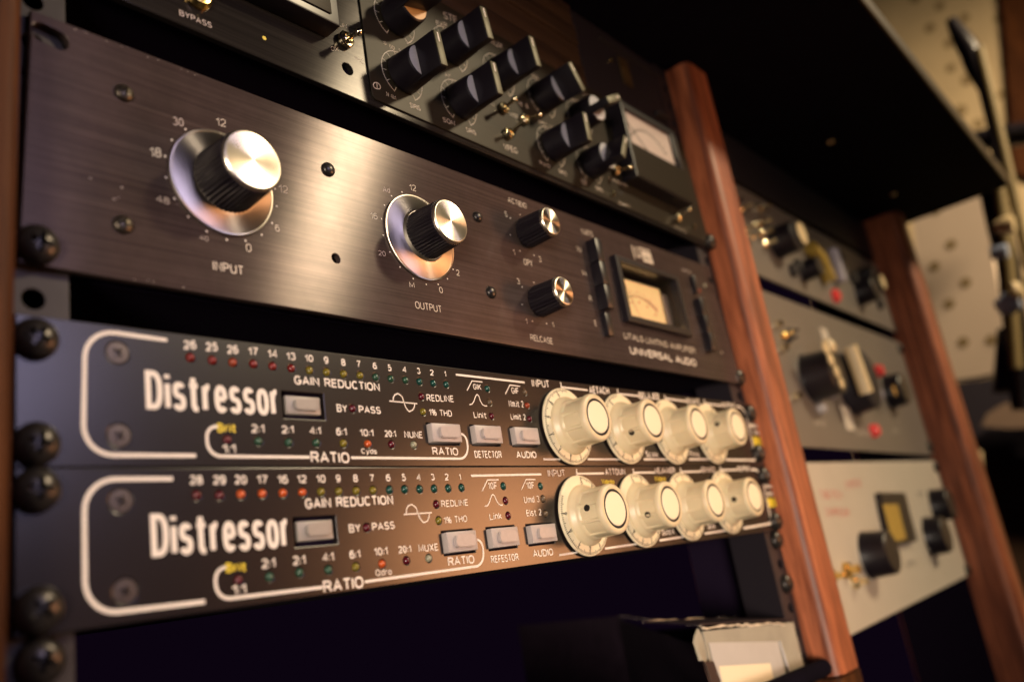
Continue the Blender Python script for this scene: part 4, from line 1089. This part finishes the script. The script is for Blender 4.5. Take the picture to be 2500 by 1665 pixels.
# lower front rail (dark tube) and inner shelf
bm = bmesh.new(); p0, p1 = at(1900, 1678, -8), at(2008, 1630, -8)
tube(bm, [p0 + (p0 - p1) * 2, p0, p1, p1 + (p1 - p0).normalized() * 2], 5.5, 16)
link('front_tube', fin(bm, 'front_tube', 'shelf', 50), cab)
link('inner_shelf', box('inner_shelf', -4, 485, 6, 300, -176, -170, 'shelf', .4), cab)

# ================================================================== torn cardboard box on the inner shelf
bxo = thing('torn_carton', 'torn open carton with cream front, white label and shade-painted side, low beside the divider', 'cardboard box')
A = at(1710, 1528, 6); Bp = at(1936, 1514, 2); Cc = at(1512, 1499, -88, 2)
A = Vector((A.x, 6, A.z)); Bp = Vector((Bp.x, 2, Bp.z)); Cc = Vector((Cc.x, Cc.y, A.z + 1))
dn = Vector((0, 0, -78))
def slab(bm, quad, th, mi=0):
    q = [Vector(p) for p in quad]
    n_ = (q[1] - q[0]).cross(q[3] - q[0]).normalized() * th
    a_ = [bm.verts.new(p) for p in q]; b_ = [bm.verts.new(p + n_) for p in q]
    fs = [bm.faces.new(a_), bm.faces.new(b_[::-1])] + [bm.faces.new((a_[j], a_[i], b_[i], b_[j])) for i, j in ((0, 1), (1, 2), (2, 3), (3, 0))]
    for f in fs: f.material_index = mi
bm = bmesh.new(); slab(bm, [A + dn, Bp + dn, Bp + Vector((0, 0, -1)), A + Vector((2, 0, -3))], -1.4)
link('front_flap', fin(bm, 'front_flap', 'card', 0), bxo)
e_ = (Bp - A); f_ = lambda s, t, o=.25: A + e_ * s + Vector((0, 0, -t)) + Vector((0, -o, 0))
bm = bmesh.new(); slab(bm, [f_(.04, 70), f_(.75, 70), f_(.75, 12), f_(.04, 9)], .3)
link('paper_label', fin(bm, 'paper_label', 'paper', 0), bxo)
bm = bmesh.new(); slab(bm, [f_(.08, 70, .7), f_(.60, 70, .7), f_(.60, 24, .7), f_(.08, 22, .7)], .3)
link('paper_label', fin(bm, 'paper_label', 'creamcap', 0), bxo)
bm = bmesh.new(); tube(bm, [f_(.77, 70, .8), f_(.785, 40, 1.6), f_(.78, 22, .8), f_(.77, 12, .4)], 1.0, 8)
link('tape_fold', fin(bm, 'tape_fold', 'paper', 50), bxo)
g_ = (Cc - A)
bm = bmesh.new(); slab(bm, [Cc + dn, A + dn + Vector((-1, 0, 0)), A + Vector((-1, 0, -11)), Cc + Vector((0, 0, -3))], 1.4)
link('side_flap', fin(bm, 'side_flap', 'card_shade', 0), bxo)
bk = Vector((45, 150, 0))
bm = bmesh.new(); slab(bm, [Bp + dn, Bp + bk + dn, Bp + bk, Bp], -1.4); slab(bm, [Cc + dn, Cc + bk + dn, Cc + bk, Cc], 1.4)
link('rear_walls', fin(bm, 'rear_walls', 'card_shade', 0), bxo)
# ragged torn rim: jittered ribbon of paper fibre along the top edges
def torn(p0, p1, n_, amp, th, seed):
    rn = random.Random(seed); bm = bmesh.new(); pts = []
    for i in range(n_ + 1):
        t = i / n_
        pts.append(p0 + (p1 - p0) * t + Vector((rn.uniform(-amp, amp) * .4, rn.uniform(-amp, amp) * .4, rn.uniform(-amp, amp))))
    tube(bm, pts, [th * rn.uniform(.4, 1.3) for _ in pts], 6)
    return fin(bm, 'torn_edge', 'card_edge', 0)
link('torn_edge', torn(A + Vector((2, 0, -1)), Bp + Vector((-14, 0, 0)), 22, .8, .75, 3), bxo)
link('torn_edge', torn(A, Cc, 26, .35, .38, 5), bxo)
bm = bmesh.new()
slab(bm, [A + Vector((0, 0, .5)), Bp + Vector((0, 0, .5)), Bp + Vector((18, 46, 3.5)), A + Vector((4, 40, 5))], 1.0)
link('top_flap', fin(bm, 'top_flap', 'card_shade', 0), bxo)
link('torn_edge', torn(A + Vector((4, 40, 6)), Bp + Vector((18, 46, 4.5)), 14, .9, .5, 9), bxo)
# curled corner peel
bm = bmesh.new()
c0 = A + Vector((-1.5, -1, -5))
pr = [(0, 3.0, 4), (-6, 2, 0), (-12, 0, -3), (-13.5, -2, -9)]
rows = []
for i in range(6):
    t = i / 5
    rows.append([bm.verts.new(c0 + Vector((x * (1 - .25 * t) + 1.5 * t, y - 2.5 * math.sin(t * 2.2), z - 13 * t + 3 * math.sin(x + i)))) for x, y, z in pr])
for a_, b_ in zip(rows, rows[1:]):
    for k in range(3): bm.faces.new((a_[k], a_[k + 1], b_[k + 1], b_[k]))
link('peeled_corner', fin(bm, 'peeled_corner', 'card', 60), bxo)
bm = bmesh.new()
rows = []
for i in range(7):
    t = i / 6
    rows.append([bm.verts.new(c0 + Vector((-12 + 13 * s_ + (2.5 * math.sin(t * 3)), -3 - 2 * math.sin(t * 2.6), -12 - 60 * t - 2 * s_))) for s_ in (0, .5, 1)])
for a_, b_ in zip(rows, rows[1:]):
    for k in range(2): bm.faces.new((a_[k], a_[k + 1], b_[k + 1], b_[k]))
link('inner_flap', fin(bm, 'inner_flap', 'card_brown', 60), bxo)
# dusty black case in the bottom slot
cs = thing('black_case', 'dusty black equipment case on the bottom shelf, left of the carton', 'equipment case')
link('lid', box('lid', 95, 300, 14, 230, -168, -126, 'dark', 3), cs)
link('edge_trim', box('edge_trim', 95, 300, 11.5, 13.8, -129.5, -127.5, 'card_brown', .5), cs)
for x_ in (130, 262): link('latch', box('latch', x_, x_ + 14, 10.5, 13.8, -150, -138, 'dark', 1), cs)

# ================================================================== units in the next bay, out of focus
def dots_at(uo, pts, r, y, ink='cream_ink'):
    bm = bmesh.new()
    for (px_, pz_) in pts:
        bm.faces.new([bm.verts.new((px_ + r * math.cos(2 * math.pi * k / 8), y - .1, pz_ + r * math.sin(2 * math.pi * k / 8))) for k in range(8)])
    link('scale_dots', fin(bm, 'scale_dots', ink, 0), uo)
def far_screws(uo, pts):
    for (px_, pz_) in pts: link('rack_screw', rack_screw_me, uo, (px_, 20, pz_), (0, R(random.uniform(0, 90)), 0))
def far_words(uo, items, ink='black_ink'):
    for (w_, px_, pz_, wd_, h_) in items:
        txt(uo, w_, Vector((px_, 0, pz_)), Vector((px_ + wd_, 0, pz_)), h_, ink, 0.01, lift=-YB + .12)
YB = 20.0
def knob_simple(uo, x, z, r, dep, body, top=None, y=YB, tip=None):
    r *= .84
    dots_at(uo, [(x + (r + 5.5) * math.cos(R(a)), z + (r + 5.5) * math.sin(R(a))) for a in range(-50, 231, 28)], .9, y)
    k = link('knob', lath('knob', [(0, 0), (r * 1.05, 0), (r, 1.5), (r * .92, dep - 1), (r * .85, dep), (0, dep)], body, 28), uo, (x, y, z))
    if top: link('cap', lath('cap', [(r * .8, dep), (r * .78, dep + .6), (0, dep + .7)], top, 24), k)
    return k
def B2p(f, x, y, d=YB):
    p = at(FR[f][0] + x / K, FR[f][1] + y / K, d); return p.x, p.z
# grey unit with many small nickel controls
u = thing('grey_equaliser', 'grey rack equaliser with nickel switches and yellow marker, uppermost beyond the wooden divider', 'rack equaliser')
link('front_panel', plate('front_panel', [(530, 177), (1020, 173), (1020, 264), (530, 268)], [], 3, 'greypanel', .4, front=YB), u)
for x, y in ((270, 328), (275, 455), (288, 540), (322, 628), (88, 572), (40, 290), (60, 400), (120, 330), (150, 500), (215, 560), (105, 690)):
    px_, pz_ = B2p('H', x, y, YB - 12)
    r_ = 3.2 if x > 260 or x == 88 else 2.4
    n_ = link('toggle_switch', lath('toggle_switch', [(r_ * 1.4, 0), (r_ * 1.3, 2), (r_ * .7, 3), (r_ * .6, 10), (r_ * .8, 12), (0, 13)], 'chrome' if x > 80 else 'rail', 18), u, (px_, YB, pz_))
for x, y, r_, dp in ((400, 620, 19, 22), (610, 860, 13, 18), (1070, 1040, 18, 20), (1060, 900, 9, 16)):
    px_, pz_ = B2p('H', x, y, YB - dp * .5)
    knob_simple(u, px_, pz_, r_, dp, 'satinblack')
px_, pz_ = B2p('H', 530, 570, YB - 24); knob_simple(u, px_, pz_, 17, 24, 'satinblack', 'paleknob')
px_, pz_ = B2p('H', 1195, 970, YB - 20); knob_simple(u, px_, pz_, 13, 20, 'satinblack', 'paleknob')
for (pa, pb, mt, nm) in (((600, 690), (760, 960), 'yellow', 'yellow_marker'), ((775, 700), (860, 970), 'lilac', 'pale_fader')):
    a0 = B2p('H', *pa, YB - 6); b0 = B2p('H', *pb, YB - 6)
    bm = bmesh.new()
    mid = ((a0[0] * .35 + b0[0] * .65), (a0[1] * .75 + b0[1] * .25))
    tube(bm, [(a0[0], YB - 6, a0[1]), (mid[0], YB - 6, mid[1]), (b0[0], YB - 6, b0[1])], 7.5 if mt == 'yellow' else 6, 10)
    link(nm, fin(bm, nm, mt, 50), u)
px_, pz_ = B2p('H', 812, 1085, YB - 2)
link('red_lamp', lath('red_lamp', [(8, 0), (7.5, 3), (5, 6), (0, 7)], 'redlens', 24), u, (px_, YB, pz_))
for x, y in ((510, 830), (560, 840), (470, 870), (850, 760), (960, 940), (1180, 1150)):
    px_, pz_ = B2p('H', x, y, YB - 3); link('knob', lath('knob', [(7, 0), (6, 5), (0, 6)], 'rail', 18), u, (px_, YB, pz_))
# big grey unit with large dials
u = thing('grey_compressor', 'grey rack compressor with two large black dials and red buttons, beyond the wooden divider', 'rack compressor')
link('front_panel', plate('front_panel', [(530, 21), (1020, 16), (1020, 159), (530, 162)], [], 3, 'greypanel', .4, front=YB), u)
px_, pz_ = B2p('L', 700, 390, YB - 12); k = knob_simple(u, px_, pz_, 27, 26, 'satinblack'); 
px_, pz_ = B2p('L', 825, 285, YB - 32)
for i, (dx, dz, rr) in enumerate(((-14, 14, 6), (-5, 4, 6), (5, -7, 5.5), (13, -17, 5))):
    link('scale_mark', lath('scale_mark', [(rr, 0), (rr, 1.5), (0, 2)], 'paleknob', 16), u, (px_ + dx * .6, YB - 27, pz_ + dz))
px_, pz_ = B2p('L', 1010, 440, YB - 12); k = knob_simple(u, px_, pz_, 38, 22, 'dark')
px_, pz_ = B2p('L', 985, 340, YB - 24); bm = bmesh.new(); tube(bm, [(px_ - 6, YB - 25, pz_ + 22), (px_ + 4, YB - 25, pz_ - 24)], 6.5, 10)
link('pointer', fin(bm, 'pointer', 'paleknob', 50), u)
px_, pz_ = B2p('L', 1320, 510, YB - 10); knob_simple(u, px_, pz_, 23, 18, 'satinblack')
px_, pz_ = B2p('L', 1300, 515, YB - 20); link('scale_mark', lath('scale_mark', [(6, 0), (0, 1)], 'brass', 16), u, (px_, YB - 19, pz_))
for x, y, c_ in ((1160, 355, 'red'), (1125, 845, 'redlens')):
    px_, pz_ = B2p('L', x, y, YB - 2); link('red_button', lath('red_button', [(7, 0), (6.5, 4), (5, 7), (0, 8)], c_, 24), u, (px_, YB, pz_))
for x, y, c_, r_ in ((513, 557, 'chrome', 3.6), (718, 655, 'paper', 5), (360, 1310 - 1346, 'chrome', 3.5), (405, 155, 'chrome', 4), (795, 520, 'lilac', 7), (1180, 540, 'lilac', 8), (590, 205, 'paleknob', 7)):
    px_, pz_ = B2p('L', x, y, YB - 5); link('knob', lath('knob', [(r_, 0), (r_ * .9, 5), (r_ * .5, 7), (0, 7.5)], c_, 20), u, (px_, YB - (22 if x == 590 else 0), pz_))
px_, pz_ = B2p('L', 915, 740, YB - 1); link('printed_block', box('printed_block', px_ - 12, px_ + 12, YB - .5, YB - .1, pz_ - 12, pz_ + 12, 'cream_ink'), u)
px_, pz_ = B2p('L', 730, 75, YB - 1); link('printed_block', box('printed_block', px_ - 9, px_ + 9, YB - .5, YB - .1, pz_ - 9, pz_ + 9, 'cream_ink'), u)
for x, y in ((400, 60), (450, 30), (440, 90)):
    px_, pz_ = B2p('L', x, y, YB - 3); link('toggle_switch', lath('toggle_switch', [(4, 0), (3.4, 3), (1.4, 4), (1.4, 9), (0, 10)], 'brass' if x == 400 else 'rail', 16), u, (px_, YB, pz_))
far_screws(u, [(1010, 150), (1010, 26)])
far_words(u, [('INPUT', 655, 40, 30, 5), ('THRESHOLD', 760, 34, 46, 5), ('GAIN', 880, 40, 24, 5)], 'cream_ink')
# cream unit
u = thing('cream_compressor', 'cream fronted rack unit with small amber meter and faint red lettering, beyond the divider', 'rack compressor')
link('front_panel', plate('front_panel', [(530, -133), (1020, -124), (1020, 10), (530, 6)], [], 3, 'whitepanel', .4, front=YB), u)
q = [B2p('P', *c_, YB - 3) for c_ in ((1150, 15), (1355, 15), (1455, 410), (1240, 460))]
link('meter', plate('meter', [tuple(p) for p in q][::-1], [], 6, 'satinblack', .5, front=YB - 6), u)
q = [B2p('P', *c_, YB - 7) for c_ in ((1200, 105), (1320, 105), (1390, 390), (1280, 415))]
link('scale_plate', plate('scale_plate', [tuple(p) for p in q][::-1], [], 1, 'yellow', .2, front=YB - 7), u)
for x, y, r_, dp in ((1175, 510, 24, 22), (1650, 360, 24, 18), (1690, 110, 22, 18)):
    px_, pz_ = B2p('P', x, y, YB - dp * .5); knob_simple(u, px_, pz_, r_, dp, 'satinblack')
for x, y, c_, r_ in ((965, 640, 'brass', 7), (845, 690, 'brass', 5), (1032, 740, 'chrome', 6)):
    px_, pz_ = B2p('P', x, y, YB - 8); link('toggle_switch', lath('toggle_switch', [(r_, 0), (r_ * .9, 4), (r_ * .5, 5), (r_ * .5, 12), (0, 13)], c_, 18), u, (px_, YB, pz_))
for (x0, y0, x1, y1) in ((690, 60, 865, 60), (735, 205, 925, 205), (900, -20, 1020, -40)):
    a0 = Vector((B2p('P', x0, y0)[0], 0, B2p('P', x0, y0)[1])); b0 = Vector((B2p('P', x1, y1)[0], 0, B2p('P', x1, y1)[1]))
    txt(u, 'TUBE-TECH' if y0 == 60 else 'COMPRESSOR', a0, b0, 7, 'rednk', 0.0, lift=-YB + .1)
far_screws(u, [(1010, 2), (1011, -40), (1012, -118)])
far_words(u, [('GAIN', 690, -90, 26, 5), ('OUTPUT', 800, -96, 30, 5), ('ATTACK', 905, -92, 30, 5), ('RATIO', 905, -30, 24, 5)])
u = thing('dark_blank_unit', 'black blank panel above the grey equaliser, under the shelf', 'rack unit')
link('front_panel', plate('front_panel', [(526, 272), (1019, 272), (1019, 322), (526, 322)], [], 3, 'dark', .4, front=YB), u)

# ================================================================== the room beyond
wl = thing('wall', 'beige dotted acoustic tile wall beyond the shelf', 'wall'); del wl['category']; wl['kind'] = 'structure'
WX = 2300.0
wm = box('wall_face', 0, 60, -2600, 520, -900, 2600, 'tile', 0)
link('wall_face', wm, wl, (WX, 0, 0))
# rows of dimples pressed into the tiles
bm = bmesh.new(); rn = random.Random(4)
for i in range(17):
    for j in range(30):
        y_ = -1500 + i * 92 + rn.uniform(-18, 18) + (46 if j % 2 else 0); z_ = 150 + j * 62 + rn.uniform(-14, 14)
        r_ = rn.uniform(10, 17)
        bm.faces.new([bm.verts.new((-.6, y_ + r_ * math.cos(k * math.pi / 5), z_ + r_ * math.sin(k * math.pi / 5))) for k in range(10)])
o = link('tile_dimples', fin(bm, 'tile_dimples', 'tile_hole', 0), wl, (WX, 0, 0)); o['kind'] = 'stuff'
bm = bmesh.new()
fl = thing('floor', 'dark studio floor', 'floor', data=box('floor', -3000, 4000, -4000, 2500, -930, -900, 'dark')); del fl['category']; fl['kind'] = 'structure'
# hanging tile board below the shelf line
def cardat(x, pts):
    out = []
    for (u_, v_) in pts:
        p = at(u_, v_, x, 0); out.append(p)
    return out
def flatthing(name, label, cat, x, pts, th, mat, group=None):
    q = cardat(x, pts)
    c_ = sum(q, Vector()) / len(q)
    bm = bmesh.new()
    a_ = [bm.verts.new(p - c_) for p in q]; b_ = [bm.verts.new(p - c_ + Vector((th, 0, 0))) for p in q]
    bm.faces.new(a_); bm.faces.new(b_[::-1])
    for i in range(len(q)):
        j = (i + 1) % len(q); bm.faces.new((a_[j], a_[i], b_[i], b_[j]))
    return thing(name, label, cat, c_, group, fin(bm, name, mat, 0)), c_
hb_, c_ = flatthing('acoustic_board', 'pale beige acoustic board between the end post and the microphone stand', 'acoustic board', 1500,
              [(2245, 487), (2330, 470), (2405, 460), (2416, 560), (2425, 640), (2440, 720), (2458, 860), (2452, 905), (2400, 918), (2350, 925), (2290, 930), (2262, 800), (2238, 640), (2225, 520)], 40, 'sheet')
bm = bmesh.new()
for (u_, v_) in ((2285, 513), (2322, 597), (2358, 690), (2318, 742), (2352, 835), (2282, 650), (2420, 830)):
    p = at(u_, v_, 1500, 0) - c_
    bm = bmesh.new()
    bm.faces.new([bm.verts.new((0, 9 * math.cos(k * math.pi / 5), 9 * math.sin(k * math.pi / 5))) for k in range(10)])
    link('dimple', fin(bm, 'dimple', 'tile_hole', 0), hb_, (-.6, p.y, p.z))
flatthing('wooden_post', 'brown wooden door edge at the top right corner', 'post', 2284, [(2440, -60), (2700, -60), (2720, 500), (2475, 420), (2462, 200)], 14, 'wood_left')
flatthing('black_speaker', 'black loudspeaker cabinet low at the far right', 'loudspeaker', 1900, [(2280, 940), (2900, 860), (2900, 1180), (2330, 1090)], 200, 'dark')
flatthing('cushion', 'pale brown rounded cushion edge in front of the black loudspeaker', 'cushion', 1840, [(2396, 1040), (2410, 1010), (2450, 985), (2560, 975), (2560, 1042), (2460, 1046)], 30, 'cushion_cloth')
flatthing('brown_cabinet', 'dim brown wooden cabinet behind the end post', 'cabinet', 2000, [(2395, 1085), (2900, 1060), (2900, 1560), (2440, 1560)], 200, 'wood_dark')
# microphone stand with boom
ms = thing('microphone_stand', 'microphone stand with brass coloured pole and black boom at the far right', 'microphone stand')
def tubeat(name, x, pts, r, mat, n=12):
    bm = bmesh.new(); tube(bm, [at(u_, v_, x, 0) for u_, v_ in pts], r, n)
    return link(name, fin(bm, name, mat, 50), ms)
tubeat('pole', 1300, [(2390, 120), (2425, 260), (2462, 420), (2492, 560), (2540, 760), (2600, 1000)], 7.5, 'stand')
tubeat('boom_arm', 1330, [(2322, 50), (2345, 90), (2368, 125), (2384, 170), (2400, 220), (2425, 330), (2440, 400)], [8, 14, 16, 15, 7, 6, 9], 'blackplastic')
tubeat('cross_bar', 1400, [(2350, 350), (2400, 342), (2430, 338), (2600, 312)], [14, 17, 19, 17], 'blackplastic')
tubeat('second_pole', 1280, [(2440, 465), (2452, 560), (2462, 660), (2470, 760), (2480, 900)], 9, 'stand')
tubeat('cable', 1320, [(2420, 470), (2440, 560), (2462, 640), (2475, 760), (2490, 900), (2500, 1000)], 16, 'blackplastic')
tubeat('clutch', 1200, [(2428, 555), (2452, 552), (2476, 548)], [7, 13, 12], 'paleknob')
tubeat('collar', 1200, [(2420, 618), (2460, 612)], [10, 10], 'blue')
tubeat('cloth_tie', 1200, [(2435, 755), (2460, 742), (2490, 735)], [10, 16, 10], 'blue')
tubeat('nickel_knob', 1190, [(2472, 712), (2482, 708), (2494, 704)], [9, 13, 9], 'paleknob')
tubeat('black_body', 1350, [(2470, 800), (2500, 950)], [20, 42], 'blackplastic')

# ------------------------------------------------------------------ finish
for o in bpy.data.objects:
    if o.type == 'MESH' and o.data and not o.data.materials: o.data.materials.append(M['dark'])
